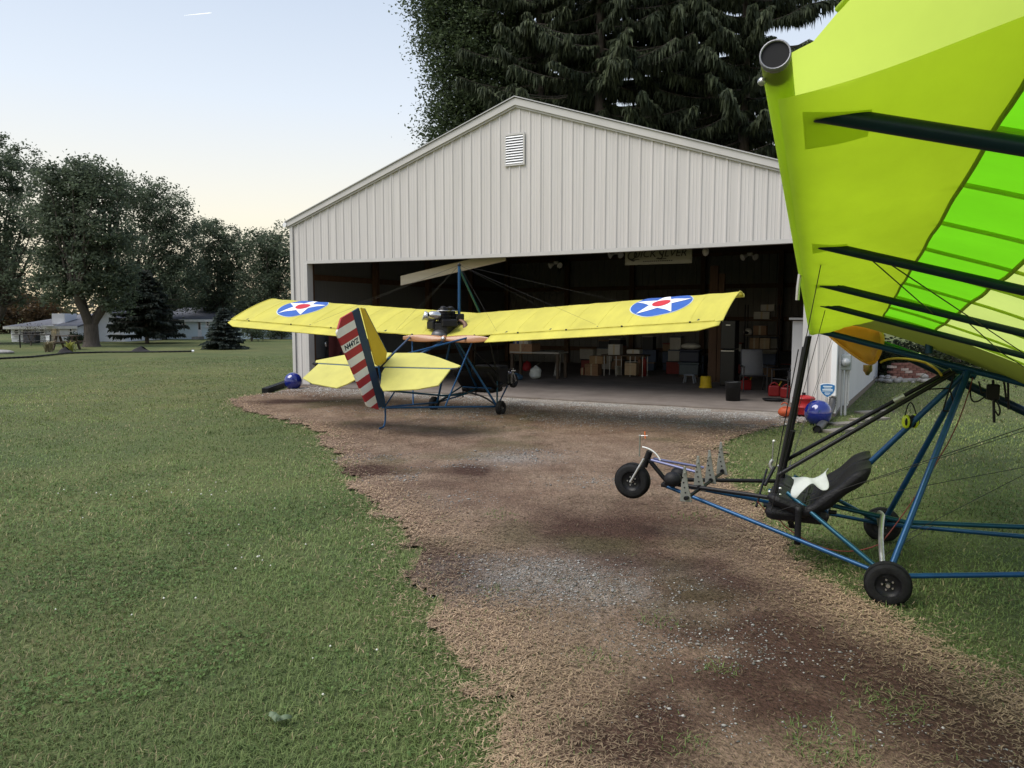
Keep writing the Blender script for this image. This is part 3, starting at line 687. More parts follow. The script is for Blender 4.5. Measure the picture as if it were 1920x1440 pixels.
    # wing spars and compression tubes, wires
    for w in (wl, wr):
        rod(P, 'leading_edge_spar', w.m_le, .030 if w.king is None or P is YEL else .0235, w.p(.06, 0, 0, False), w.p(w.span, 0, 0, False), n=16)
        rod(P, 'trailing_edge_spar', w.m_te, .016, w.p(.06, .985, -.004, False), w.p(w.span-.12, .985, -.004, False))
        for yy, r in w.struts:
            A = w.p(yy, .045, -.012, False); B = w.p(yy, .985, 0, False); A.z = w.p(yy, 0, 0, False).z-.02; B.z = A.z-SLOPE*(A.x-B.x)
            rod(P, 'compression_strut', w.m_st, r, A, B, n=14)
        for (ya, ca, yb, cb) in w.drag:
            A = w.p(ya, ca, 0, False); B = w.p(yb, cb, 0, False); A.z -= w.cb*cam(ca)+.015; B.z -= w.cb*cam(cb)+.015
            rod(P, 'drag_wire', CABLE, .0022, A, B, n=5)
        for yy, c in w.wires:
            q = w.p(yy, c, 0, False); q.z -= w.cb*cam(c)
            rod(P, 'flying_wire', CABLE, .0018, q, Vector((.70, w.sg*.29, .37)), n=5)
        kt = Vector((-.209, 0, 2.564)) if w.king else None
        if kt:
            for yy, c in w.wires:
                rod(P, 'landing_wire', CABLE, .0014, kt, w.p(yy, c, .01), n=5)

# --- yellow aircraft
YW = mat('yellow_sailcloth', (.70, .64, .115), .55, 0, .10, 2.2, .3, 6, trans=.28, stretch=(.5, 1.4, 1))
YW2 = mat('yellow_tail_cloth', (.65, .61, .16), .55, 0, .09, 3, .25, 8, trans=.25)
FINY = mat('shaded_fin_cloth', (.62, .44, .03), .55, 0, .08, 3, trans=.2)  # fin yellow with its shaded side put into a deeper golden tone
NAVY = mat('navy_cloth', (.012, .035, .075), .6, 0, .1, 5)
def mkw(root, tip, sg, le, te, st, struts, drag, wires, king):
    w = Wing(root, tip, 1.3, .125, sg); w.m_le = le; w.m_te = te; w.m_st = st; w.struts = struts; w.drag = drag; w.wires = wires; w.king = king; return w
ylw, yrw = [mkw((.60, 0, 1.705), (.26, 4.65, 2.0), sg, YW, YW, DKBLUE, ((4.3, .02), (2.8, .02), (2.0, .02), (1.2, .02)), (), ((1.0, .93), (2.75, .93), (2.75, .06), (1.3, .06)), True) for sg in (1, -1)]
airframe(YEL, ylw, yrw, BLUETUBE, BLUETUBE)
tail(YEL, NAVY, YW2, FINY, BLUETUBE, True)
def star_poly(r):
    return [(r*(1 if k % 2 == 0 else .40)*math.sin(math.pi*k/5), r*(1 if k % 2 == 0 else .40)*math.cos(math.pi*k/5)) for k in range(10)]
def roundel(w, P, y0, c0, R):
    S = lambda dx, dy, up: w.p(y0+dx, c0-dy/w.ch, up)
    m = MB(); m.grid(lambda a, b: S(R*1.03*a*math.cos(2*math.pi*b), R*1.03*a*math.sin(2*math.pi*b), .004), 8, 40); o = m.build('roundel_edge', mat('roundel_edge', (.55, .62, .60), .6), P)
    m = MB(); m.grid(lambda a, b: S(R*a*math.cos(2*math.pi*b), R*a*math.sin(2*math.pi*b), .007), 8, 40); m.build('roundel_disc', mat('roundel_blue', (.035, .12, .45), .6, 0, .1, 4, trans=.1), o)
    sp = star_poly(R*.99); m = MB(); n = 6
    for k in range(10):
        a, b = sp[k], sp[(k+1) % 10]
        for i in range(n):
            for j in range(n-i):
                q = lambda s, t: S((a[0]*s+b[0]*t)/n, (a[1]*s+b[1]*t)/n, .011)
                m.add([q(i, j), q(i+1, j), q(i, j+1)], [(0, 1, 2)], True)
                if i+j < n-1: m.add([q(i+1, j), q(i+1, j+1), q(i, j+1)], [(0, 1, 2)], True)
    m.build('roundel_star', mat('roundel_white', (.80, .80, .78), .6, 0, .04, 4), o)
    m = MB(); m.grid(lambda a, b: S(R*.30*a*math.cos(2*math.pi*b), R*.30*a*math.sin(2*math.pi*b), .015), 4, 28); m.build('roundel_centre', mat('roundel_red', (.50, .02, .035), .6), o)
for w in (ylw, yrw):
    wf = w.patch(.0 if w.sg > 0 else .001, 4.65, 0, 1, 120, 24).build('wing_fabric', YW, YEL)
    lowr = MB(); lowr.grid(lambda a, b: w.p(.05+4.58*a, .26*b, -.125*cam(.26*b)*(1-b)-.02+.012*b), 60, 6); lowr.build('lower_fabric', YW, YEL)
    for k in range(11):
        yy = .465*k; 
        if 0 < yy < 4.65: MB().tube([w.p(yy, c/14, .0) for c in range(1, 14)], .0035, 6).build('batten_pocket', YW, wf)
    # aileron hung behind the trailing edge
    def ail(a, b):
        yy = (.95 if w.sg < 0 else 1.3)+(4.62-(.95 if w.sg < 0 else 1.3))*a; q = w.p(yy, 1, 0, False); tr = 1-.55*max(0, (a-.93)/.07)
        return q+Vector((-.012-.20*b*tr, 0, -.012-.105*b*tr))
    MB().grid(ail, 60, 5).build('aileron', YW, YEL, solid=.012)
    for yy in (1.45, 2.3, 3.2, 4.2): MB().ball(w.p(yy, 1, .004, False), .016, 8, 6).build('aileron_hinge', BLACKM, YEL)
    roundel(w, YEL, 3.56, .45, .46)
    # rounded tip bow
    MB().tube([w.p(4.64, c/16, 0, False) for c in range(17)], .011, 8).build('tip_bow', YW, YEL)
kt = Vector((-.209, 0, 2.564))
rod(YEL, 'kingpost', BLUETUBE, .024, Vector((-.225, 0, 1.42)), kt)
rod(YEL, 'kingpost_brace', TEALTUBE, .020, kt-Vector((0, 0, .06)), Vector((.50, 0, 1.72)))
MB().ball(kt, .032, 10, 8).build('kingpost_cap', BLACKM, YEL)
ec = YF.x(838, 612, -.42); eo = engine(YEL, (0, 0, 0)); eo.location = (-.42, ec.y, ec.z); eo.scale = (1.35, 1.5, 1.15); pc = YF.x(833, 635, -.88); propeller(YEL, pc)
rod(YEL, 'engine_mount', BLACKM, .02, Vector((-.2, ec.y, ec.z-.1)), Vector((-.1, 0, 1.45)))
rod(YEL, 'prop_shaft', STEEL, .018, pc, pc+Vector((.42, 0, .04)))
for sg in (-1, 1):
    te = (ylw if sg > 0 else yrw).p(.62, .99, -.01, False)
    rod(YEL, 'tail_brace', BLUETUBE, .015, te, Vector((-2.2, 0, 1.06)))
    rod(YEL, 'tail_brace', BLUETUBE, .013, te, Vector((-1.15, sg*.31, .24)))
    MB().ball(te, .026, 10, 8).build('brace_fitting', BLACKM, YEL)
# things carried low in the nose: battery case and instrument box
MB().box(.62, 1.02, -.30, .30, .40, .80).build('cockpit_pod', FABRICBLK, YEL, bevel=.05)
m = MB(); m.box(1.02, 1.10, -.36, -.06, .42, .62); m.build('instrument_box', BLACKP, YEL, bevel=.01)
for i in range(3): MB().box(.97, 1.012, -.37+.06*i, -.35+.06*i, .46, .66).build('chrome_rail', STEEL, YEL)

# --- lime and green aircraft
LIME = mat('lime_sailcloth', (.62, .76, .12), .5, 0, .07, 3, .18, 9, trans=.64, stretch=(1, .35, 1))
LIMEU = mat('lime_underskin', (.70, .80, .14), .5, 0, .09, 4, .5, 13, trans=.78, stretch=(1, .35, 1))
GREENC = mat('bright_green_sailcloth', (.20, .72, .012), .5, 0, .07, 3, .15, 9, trans=.66)
PALE = mat('pale_lime_sailcloth', (.70, .84, .20), .5, 0, .07, 3, .15, 9, trans=.68)
SEAM = mat('seam_tape', (.46, .54, .07), .6, 0, .1, 5, trans=.5)
glw, grw = [mkw((.495, 0, 1.575), (.330, 4.2, 2.086), sg, LIME, DKBLUE, DKBLUE, ((4.0, .0158), (2.9, .0150), (2.15, .0145), (1.55, .0140)),
    ((2.9, .16, 2.15, .36), (2.9, .2, 1.55, .72), (2.15, .45, 1.55, .62), (1.55, .62, .95, .85)), ((2.66, .05), (2.66, .9), (1.38, .06)), True) for sg in (1, -1)]
airframe(GRE, glw, grw, BLUETUBE, BLUETUBE)
tail(GRE, LIME, LIME, GREENC, BLUETUBE, False)
for w in (glw, grw):
    TIP = 4.2; w.ext = .42; w.cut = .65 if w.sg > 0 else 0
    if w.cut: MB().grid(lambda a, b: w.p(-.10+(.12+.10+w.cut*min(1, b/.28))*a, b, .012, False), 8, 24).build('gap_cover', mat('shaded_olive_cover', (.20, .24, .03), .6, 0, .1, 3, trans=.22), GRE)  # darkness of the doubled lime cloth put into the olive colour
    up = w.patch(.12, TIP-.02, 0, .29, 90, 14).build('upper_fabric', LIME, GRE)
    w.patch(.12, TIP-.02, .29, .48, 90, 6).build('green_band', GREENC, GRE)
    w.patch(.12, TIP-.02, .48, 1, 90, 12).build('aft_fabric', PALE, GRE)
    # lower skin of the nose: leaves the spar and joins the upper skin at the first seam
    def low(a, b):
        y0 = .16+w.cut*b; y = y0+(4.11+.12*b-y0)*a; q = w.p(y, .285*b, 0); s = w.p(y, 0, -.032, False); e = w.p(y, .285, -.012)
        bl = b*b*(3-2*b)*.35+b*.65
        return Vector((q.x, q.y, s.z+(e.z-s.z)*bl-.010*math.sin(math.pi*b)+(.005*math.sin(y*9+b*5)+.003*math.sin(y*23-b*9+2)+.0025*math.sin(y*41+b*14))*math.sin(math.pi*b)*min(1, 7*(1-a))))
    MB().grid(low, 90, 14).build('nose_underskin', LIMEU, GRE)
    MB().tube([low(i/40, 1)+Vector((0, 0, -.003)) for i in range(41)], .0052, 6).build('seam', SEAM, GRE)
    MB().tube([w.p(.14+w.cut+(4.0-w.cut)*i/40, .48, -.005) for i in range(41)], .007, 6).build('seam', SEAM, GRE)
    # reinforcing patches round the struts, stitched to the underskin
    for yy, wid, ln in ((3.95, .20, .11), (2.9, .15, .10), (2.15, .09, .085)):
        m = MB(); m.grid(lambda a, b: low((yy+(a-.5)*wid*(1-.35*b)-.16-w.cut*(.10+(ln/.37)*b))/(4.11+.12*(.10+(ln/.37)*b)-.16-w.cut*(.10+(ln/.37)*b)), .10+(ln/.37)*b)+Vector((0, 0, -.0015)), 8, 8); m.build('strut_patch', mat('patch_cloth', (.66, .76, .12), .6, 0, .05, 4, trans=.68), GRE)
    for k in range(11):
        yy = .13+.36*k
        if yy < .1+w.cut: continue
        c0 = .25
        MB().tube([w.p(yy, c0+(1-c0)*c/16, -.006) for c in range(17)], [.002]+[.0062]*16, 8).build('batten', LIME, GRE)
    MB().tube([w.p(w.tipy(c/30)-.01, c/30, 0, False) for c in range(2, 31)], .004, 8).build('tip_bow', LIME, GRE)
    # spar end: capped tube, black disc stands for the shade inside the bore
    q0 = w.p(TIP, 0, 0, False); q1 = w.p(TIP-.3, 0, 0, False); d = (q0-q1).normalized()
    MB().lathe([(.0212, -.06), (.0212, .006), (.0236, .006), (.0240, -.004), (.0234, -.010)], 24, q0, d).build('spar_end', mat('dull_tube_end', (.25, .25, .27), .5, .6), GRE)
    MB().tube([q0-d*.005, q0+d*.003], .0214, 20).build('bore_shade_disc', mat('bore_shade', (.006, .006, .008), .8), GRE)
    MB().ball(q0-d*.035+Vector((.022, 0, -.022)), .007, 8, 6).build('spar_bolt', STEEL, GRE)
    # hang fitting on the spar
    h = w.p(2.35, 0, -.035, False); MB().tube([h+Vector((.015, 0, .02)), h+Vector((.02, 0, -.03)), h+Vector((.022, 0, -.08))], .008, 8).build('wire_tang', STEEL, GRE)
A = glw.p(4.0, .40, 0, False); A.z = glw.p(4.0, 0, 0, False).z-.02-SLOPE*1.3*.40
rod(GRE, 'diagonal_brace', mat('grey_tube', (.10, .095, .11), .4, .5), .013, A+Vector((0, 0, .02)), glw.p(4.35, .50, -.02))
rod(GRE, 'kingpost', BLUETUBE, .024, Vector((-.2, 0, 1.45)), kt)
engine(GRE, (-.50, 0, 1.62)); propeller(GRE, Vector((-.80, 0, 1.36)))
# second engine-bearer tube, fittings and dangling harness under the keel
rod(GRE, 'engine_bearer', DKBLUE, .028, GF.y(1640, 640, -.22), GF.y(1950, 785, -.16), n=12)
rod(GRE, 'engine_bearer', TEALTUBE, .024, GF.y(1590, 622, -.30), GF.y(1830, 706, -.26), n=12)
for u, v in ((1724, 664), (1762, 677), (1778, 684), (1845, 712), (1905, 724)): MB().ball(GF.y(u, v, -.17), .010, 8, 6).build('bolt_head', STEEL, GRE)
for (u0, v0, u1, v1, w0) in ((1862, 712, 1864, 792, .036), (1890, 715, 1891, 768, .008), (1882, 712, 1887, 752, .008)):
    A = GF.y(u0, v0, -.05); B = GF.y(u1, v1, -.05); m = MB(); m.beam(A, B, .012, w0, (0, 1, 0)); m.build('hanging_strap', FABRICBLK, GRE, bevel=.002)
A = GF.y(1862, 735, -.05); MB().box(A.x-.035, A.x+.035, A.y-.03, A.y+.02, A.z-.05, A.z+.05).build('strap_buckle', BLACKP, GRE, bevel=.01)
for pts in (((1790, 700), (1775, 745), (1768, 770), (1790, 772)), ((1820, 722), (1815, 770), (1845, 745), (1850, 748)), ((1835, 715), (1842, 740), (1840, 738), (1848, 735)), ((1740, 730), (1770, 728), (1780, 728), (1790, 760)), ((1868, 752), (1880, 770), (1872, 780), (1866, 770))):
    P4 = [GF.y(u, v, .02) for u, v in pts]; path = bez(P4[0], P4[1], P4[2], 8)+[P4[3]]
    MB().tube(path, .005, 6).build('control_lead', BLACKP, GRE)
MB().tube(bez(GF.y(1824, 708, .05), GF.y(1800, 800, .05), GF.y(1760, 860, .10), 10)+bez(GF.y(1755, 870, .1), GF.y(1700, 960, .2), GF.y(1655, 1015, .3), 6)+bez(GF.y(1650, 1020, .3), GF.y(1560, 1060, .35), GF.y(1470, 985, .3), 12)+bez(GF.y(1465, 978, .3), GF.y(1440, 965, .3), GF.y(1420, 940, .3), 4), .0035, 6).build('red_fuel_line', mat('red_hose', (.15, .022, .016), .5), GRE)
MB().tube(bez(GF.y(1650, 680, -.2), GF.y(1675, 664, -.2), GF.y(1735, 680, -.15), 8)+bez(GF.y(1740, 683, -.15), GF.y(1760, 692, -.1), GF.y(1766, 705, -.1), 6), .008, 8).build('yellow_fuel_hose', mat('yellow_hose', (.50, .37, .03), .45), GRE)
# amber tank under the wing root
tk = [GF.y(u, v, 0) for u, v in ((1536, 616), (1552, 604), (1600, 600), (1640, 607), (1660, 620), (1664, 642), (1648, 688), (1628, 692), (1585, 662), (1548, 632))]
m = MB(); nn = len(tk); vs = []
for y, k in ((-.34, .80), (-.30, .95), (-.22, 1.0), (-.14, .95), (-.10, .80)):
    c = sum(tk, Vector())/nn; vs += [Vector((c.x+(q.x-c.x)*k, y, c.z+(q.z-c.z)*k)) for q in tk]
m.add(vs, [(i*nn+j, i*nn+(j+1) % nn, (i+1)*nn+(j+1) % nn, (i+1)*nn+j) for i in range(4) for j in range(nn)]+[tuple(range(nn)), tuple(reversed(range(4*nn, 5*nn)))], True)
to = m.build('fuel_tank', mat('amber_plastic', (.88, .55, .15), .35, 0, .08, 4, trans=.68, spec=.5), GRE); sb = to.modifiers.new('s', 'SUBSURF'); sb.levels = 2; sb.render_levels = 2
q = GF.y(1627, 690, -.2); MB().lathe([(.03, .02), (.03, -.02), (.02, -.03), (.01, -.05), (.0, -.05)], 12, q).build('tank_outlet', mat('brass', (.45, .33, .12), .3, .9), to)
# black throttle quadrant, chrome lever and control stick
rod(GRE, 'control_stick', STEEL, .005, GF.y(1450, 828, -.25), GF.y(1448, 868, -.25)); MB().ball(GF.y(1451, 827, -.25), .010, 10, 7).build('stick_knob', mat('white_knob', (.75, .75, .72), .4), GRE)
MB().tube(bez(GF.y(1449, 862, -.25), GF.y(1438, 872, -.25), GF.y(1452, 884, -.25), 5), .012, 8).build('stick_base', ALU, GRE)
MB().tube(bez(GF.y(1438, 880, -.25), GF.y(1425, 925, -.05), GF.y(1418, 950, .1), 8), .008, 8).build('brake_lever', BLACKM, GRE)
rod(GRE, 'throttle_arm', BLACKM, .012, GF.y(1452, 876, -.22), GF.y(1434, 910, -.1))
for u, v, y in ((1443, 922, .28), (1463, 928, .28), (1463, 916, .30), (1497, 949, .30), (1445, 968, .30), (1483, 874, -.28), (1460, 874, -.28)): MB().ball(GF.y(u, v, y), .011, 8, 6).build('bolt_head', STEEL, GRE)
for (u0, v0, u1, v1) in ((1505, 650, 1462, 880), (1497, 655, 1455, 876)):
    rod(GRE, 'bungee_cord', BLACKP, .004, GF.y(u0, v0, -.15), GF.y(u1, v1, -.25), n=6)
MB().tube([GF.y(1484, 806, -.2), GF.y(1471, 862, -.25)], .030, 12).build('foam_sleeve', BLACKP, GRE)
MB().tube([GF.y(1676, 752, -.02), GF.y(1696, 742, -.02)], .024, 10).build('tube_joint', ALU, GRE)
for u0, v0, u1, v1, y0, y1 in ((1446, 962, 1920, 808, .30, 2.2), (1450, 964, 1920, 876, .30, 1.6), (1705, 1000, 1920, 890, .5, .1), (1660, 1040, 1750, 985, .6, .2)):
    rod(GRE, 'flying_wire', CABLE, .002, GF.y(u0, v0, y0*.0+.3), GF.y(u1, v1, .3), n=5)
# yaw string mast on the nose
rod(GRE, 'nose_mast', STEEL, .006, GF.y(1200, 815, 0), GF.y(1199, 856, 0)); 
MB().tube([GF.y(1209, 809, 0), GF.y(1210, 822, 0)], .0045, 8).build('orange_flag', mat('orange_flag', (.75, .16, .03), .5), GRE)
MB().tube([GF.y(1198, 817, 0), GF.y(1214, 817, 0)], .0035, 6).build('mast_arm', STEEL, GRE)
MB().tube(bez(GF.y(1204, 838, 0), GF.y(1228, 842, 0), GF.y(1238, 863, 0), 8), .006, 6).build('white_brake_line', mat('white_hose', (.7, .7, .68), .4), GRE)
# loose things on it
c0 = GF.y(1518, 908, .27); cloth = MB()
def clf(a, b):
    x, y = (a-.5)*.19, (b-.5)*.13
    w = .022*math.sin(31*x+15*y)+.016*math.sin(17*y-9*x)+.012*math.sin(31*x+2)+.01*math.sin(27*y+23*x)
    edge = 1+.15*math.sin(7*a+3*b)+.12*math.cos(9*b)
    return GF.O+GF.F*(c0.x+x*edge)+GF.L*(c0.y+y*edge)+Vector((0, 0, c0.z+.05+w-.38*x+.9*x*x-1.1*max(0, y+.03)*edge))
cloth.grid(clf, 30, 26)
solo('cloth', cloth, mat('white_cloth', (.50, .53, .52), .85, 0, .04, 6, .2, 40), 'crumpled white cloth lying on the near black seat', 'cloth', solid=.004)
q = GF.y(1707, 790, 0); W = GF.O+GF.F*q.x+GF.L*q.y; hs = mpp(Vector((W.x, W.y, q.z)))
t = thing('ear_defenders', 'yellow and black ear defenders hanging from the seat tube', 'ear defenders', (W.x, W.y, q.z), .25)
for sx_ in (-1, 1):
    c = Vector((sx_*10*hs, 0, 0))
    MB().ball(c, 10*hs, 16, 12, (.55, .9, 1.35)).build('ear_cup', mat('hi_vis_plastic', (.55, .66, .03), .35), t)
    MB().ball(c-Vector((sx_*5*hs, 0, 0)), 9*hs, 14, 10, (.5, 1, 1.35)).build('ear_cushion', BLACKP, t)
    MB().ball(c+Vector((sx_*3.6*hs, -5*hs, 0)), 4*hs, 10, 8, (.6, .7, 1.8)).build('cup_panel', BLACKP, t)
MB().tube(bez(Vector((-13*hs, 0, 8*hs)), Vector((-4*hs, 0, 62*hs)), Vector((13*hs, 0, 10*hs)), 12), 1.2*hs, 8).build('head_band', BLACKP, t)
# ------------------------------------------------------------------ things kept inside the hangar
FL = .056
def inside(name, label, cat, u, v, group=None, rz=0.0):
    P = gnd(u, v, FL); return thing(name, label, cat, P, -HYAW+rz, group), mpp(P)
def carton(parent, x, y, z, w, d, h, m, name='carton', lab=None):
    o = MB().box(-w/2, w/2, -d/2, d/2, 0, h).build(name, m, parent, bevel=.006); o.location = (x, y, z)
    MB().box(-.03, .03, -d/2-.002, d/2+.002, .01, h+.002).build('tape', mat('packing_tape', (.38, .30, .19), .4), o); return o
# banner with lettering, hung from the first truss
bx0, bz0 = hl(1172, 497.5, .75); bx1, bz1 = hl(1298, 463, .75)
ban = thing('banner', 'pale banner lettered QUICKSILVER hanging inside the door head', 'banner', hw((bx0+bx1)/2, .75, bz0), -HYAW)
BWD, BHT = bx1-bx0, bz1-bz0+.06
m = MB(); m.grid(lambda a, b: Vector((-BWD/2+BWD*a, .006*math.sin(9*a), BHT*b)), 24, 4); m.build('banner_cloth', mat('banner_cloth', (.20, .195, .155), .8, 0, .06, 3), ban, solid=.004)
for i, (ch, s, dz) in enumerate((('Q', .205, -.040), ('UICK', .16, -.016), ('S', .215, -.043), ('ILVER', .16, -.016))):
    xo = (-.405, -.205, .03, .235)[i]*BWD/1.0
    textmesh(ch, s*BWD/1.05, mat('banner_ink', (.018, .017, .016), .7), 'letters', ban, .001, .25, Matrix.Translation((xo, -.013, BHT*.60+dz)) @ Matrix.Rotation(math.pi/2, 4, 'X'))
m = MB(); m.tube([(-.43*BWD, -.014, BHT*.30), (-.36*BWD, -.014, BHT*.27), (-.28*BWD, -.014, BHT*.30)], .008, 6).tube([(-.02*BWD, -.014, BHT*.30), (.05*BWD, -.014, BHT*.26), (.13*BWD, -.014, BHT*.30)], .008, 6); m.build('swash', mat('banner_ink', (.018, .017, .016), .7), ban)
for i in range(14): MB().box(-.22*BWD+i*.032*BWD, -.22*BWD+i*.032*BWD+.022*BWD, -.015, -.012, BHT*.15, BHT*.15+.016).build('print_mark', mat('banner_ink', (.018, .017, .016), .7), ban)
# flood lamps under the trusses
for u, v, lab in ((1043, 494, 'unlit twin flood lamp above the middle of the yellow wing'), (1156, 475, 'unlit twin flood lamp left of the lettered banner'), (1406, 478, 'unlit twin flood lamp under the door head near the right jamb')):
    x, z = hl(u, v, 3.1); t = thing('flood_lamp', lab, 'lamp', hw(x, 3.1, z), -HYAW, 'unlit flood lamps')
    MB().box(-.06, .06, -.03, .03, -.02, .05).build('lamp_box', mat('lamp_grey', (.35, .34, .32), .5), t, bevel=.008)
    rod(t, 'lamp_stem', BLACKM, .012, Vector((0, 0, .05)), Vector((0, 0, EAVE-z-.2)))
    for sx_ in (-1, 1): MB().lathe([(.0, .0), (.03, .0), (.035, .05), (.075, .12), (.07, .125), (.0, .10)], 14, (sx_*.06, -.02, -.01), (sx_*.6, -.6, -.35)).build('lamp_head', mat('lamp_grey', (.35, .34, .32), .5), t)
x, z = hl(1323, 472, 2.0); t = thing('light_bulb', 'bare unlit bulb hanging right of the lettered banner', 'bulb', hw(x, 2.0, z), -HYAW)
MB().ball((0, 0, 0), .07, 14, 10, (1, 1, 1.3)).build('bulb', mat('frosted_bulb', (.55, .52, .46), .4), t); rod(t, 'cord', BLACKP, .008, Vector((0, 0, .08)), Vector((0, 0, EAVE-z-.2)))
# cream board slung under the door head, behind the kingpost
x0, z0 = hl(752, 526, .55); x1, z1 = hl(948, 479, .55)
t = thing('hanging_board', 'long cream board hanging aslant just inside the door head', 'board', hw(x0, .55, z0), -HYAW)
m = MB(); m.slab([(0, 0, -.115), (0, 0, .105), (x1-x0, 0, z1-z0+.105), (x1-x0, 0, z1-z0-.115)], .05, (0, 1, 0)); m.build('board', mat('cream_board', (.62, .56, .45), .6, 0, .1, 3, stretch=(.5, 4, 4)), t, bevel=.008)
for q in (.2, .85): rod(t, 'sling_cord', BLACKP, .005, Vector(((x1-x0)*q, 0, (z1-z0)*q)), Vector(((x1-x0)*q, 0, EAVE-z0-.2)))
# totes, cushion, stool, buckets
t, k = inside('storage_tote', 'lower slate blue storage tote beneath the navy one', 'tote', 1294, 706, 'stacked storage totes')
def tote(t, z, m):
    MB().box(-.27, .27, -.2, .2, z, z+.30).build('tub', m, t, bevel=.03); MB().box(-.29, .29, -.22, .22, z+.30, z+.345).build('lid', m, t, bevel=.012)
    for sx_ in (-1, 1): MB().box(sx_*.285-.015, sx_*.285+.015, -.06, .06, z+.22, z+.26).build('grip', m, t)
tote(t, .05, mat('slate_plastic', (.055, .075, .09), .5))
P = Vector(t.location); t2 = thing('storage_tote', 'navy storage tote stacked on the slate one under a cushion', 'tote', P+Vector((0, 0, .40)), -HYAW+.04, 'stacked storage totes'); tote(t2, 0, mat('navy_plastic', (.012, .017, .04), .45))
MB().box(-.26, .26, -.19, .19, 0, .05).build('skid', DARKWOOD, t)
m = MB(); m.ball((0, 0, .085), .27, 20, 12, (1, .75, .32)); solo('cushion', m, mat('stone_cushion', (.50, .48, .42), .85, 0, .12, 7, .3, 20), 'pale stone coloured cushion on top of the navy tote', 'cushion', P+Vector((0, 0, .745)), -HYAW)
t, k = inside('step_stool', 'small grey plastic step stool in front of the slate tote', 'stool', 1293, 718)
GP = mat('grey_plastic', (.22, .24, .28), .5)
MB().box(-.13, .13, -.1, .1, .19, .215).build('stool_top', GP, t, bevel=.01)
for a in (-1, 1):
    for b in (-1, 1): MB().beam((a*.13, b*.1, 0), (a*.10, b*.075, .19), .035, .02).build('leg', GP, t)
t, k = inside('bucket', 'yellow bucket standing upside down by the brown post', 'bucket', 1323, 727)
YB = mat('yellow_bucket', (.62, .42, .02), .4); MB().lathe([(.135, .0), (.145, .0), (.145, .02), (.137, .025), (.115, .26), (.105, .27), (.0, .27)], 24).build('pail', YB, t); MB().lathe([(.139, .03), (.146, .04), (.138, .05)], 24).build('rim_band', YB, t)
t, k = inside('waste_bin', 'round black bin on the concrete before the grey chairs', 'bin', 1374, 751)
MB().lathe([(.0, .01), (.13, .01), (.135, .0), (.15, .35), (.158, .355), (.158, .37), (.145, .37), (.14, .3), (.125, .03), (.0, .03)], 26).build('bin', mat('bin_black', (.02, .022, .024), .5), t); MB().lathe([(.145, .27), (.152, .275), (.147, .28)], 26).build('ring', BLACKP, t)
t, k = inside('metal_cabinet', 'tall black two part cabinet with pale handles beside the brown post', 'cabinet', 1363, 725)
wc = 27*k
for z0, z1 in ((.02, .86), (.88, 1.55)):
    o = MB().box(-wc/2, wc/2, -.02, .42, z0, z1).build('cabinet_body', BLACKP, t, bevel=.008); MB().box(-wc/2+.015, wc/2-.015, -.035, -.021, z0+.015, z1-.015).build('door', mat('cabinet_black', (.014, .014, .015), .35), o, bevel=.004)
    MB().box(-.05 if z0 > .5 else -wc/2+.02, .05 if z0 > .5 else wc/2-.02, -.055, -.036, (z1-.12) if z0 > .5 else z1-.03, (z1-.10) if z0 > .5 else z1-.01).build('handle', STEEL, o)
# patio chairs
def chair(u, v, rz, label, sc):
    t, k = inside('patio_chair', label, 'chair', u, v, 'grey sling patio chairs', rz)
    F = mat('chair_frame', (.06, .06, .065), .4, .4)
    for s in (-1, 1):
        x = s*.27*sc
        rod(t, 'front_leg', F, .013, Vector((x, -.26*sc, 0)), Vector((x, -.24*sc, .38*sc)), Vector((x, -.24*sc, .58*sc)))
        rod(t, 'rear_leg', F, .013, Vector((x, .26*sc, 0)), Vector((x, .18*sc, .42*sc)))
        rod(t, 'armrest', F, .018, Vector((x, -.26*sc, .59*sc)), Vector((x, .22*sc, .60*sc)))
        rod(t, 'back_rail', F, .012, Vector((x*.92, .16*sc, .34*sc)), Vector((x*.92, .34*sc, .98*sc)))
        rod(t, 'seat_rail', F, .012, Vector((x*.92, -.24*sc, .40*sc)), Vector((x*.92, .17*sc, .35*sc)))
    rod(t, 'crossbar', F, .012, Vector((-.27*sc, -.24*sc, .39*sc)), Vector((.27*sc, -.24*sc, .39*sc)))
    m = MB(); m.grid(lambda a, b: Vector(((-.25+.5*a)*sc, (.16+.18*b)*sc-.0, (.36+.62*b)*sc)) , 2, 8); m.build('back_sling', GREYFAB, t, solid=.012)
    m = MB(); m.grid(lambda a, b: Vector(((-.25+.5*a)*sc, (-.24+.40*b)*sc, (.40-.05*b-.02*math.sin(math.pi*b))*sc)), 2, 8); m.build('seat_sling', GREYFAB, t, solid=.012)
chair(1412, 733, .35, 'grey sling chair facing outward behind the black bin', .92)
chair(1478, 744, -.75, 'grey sling chair turned sideways beside the right jamb', .92)
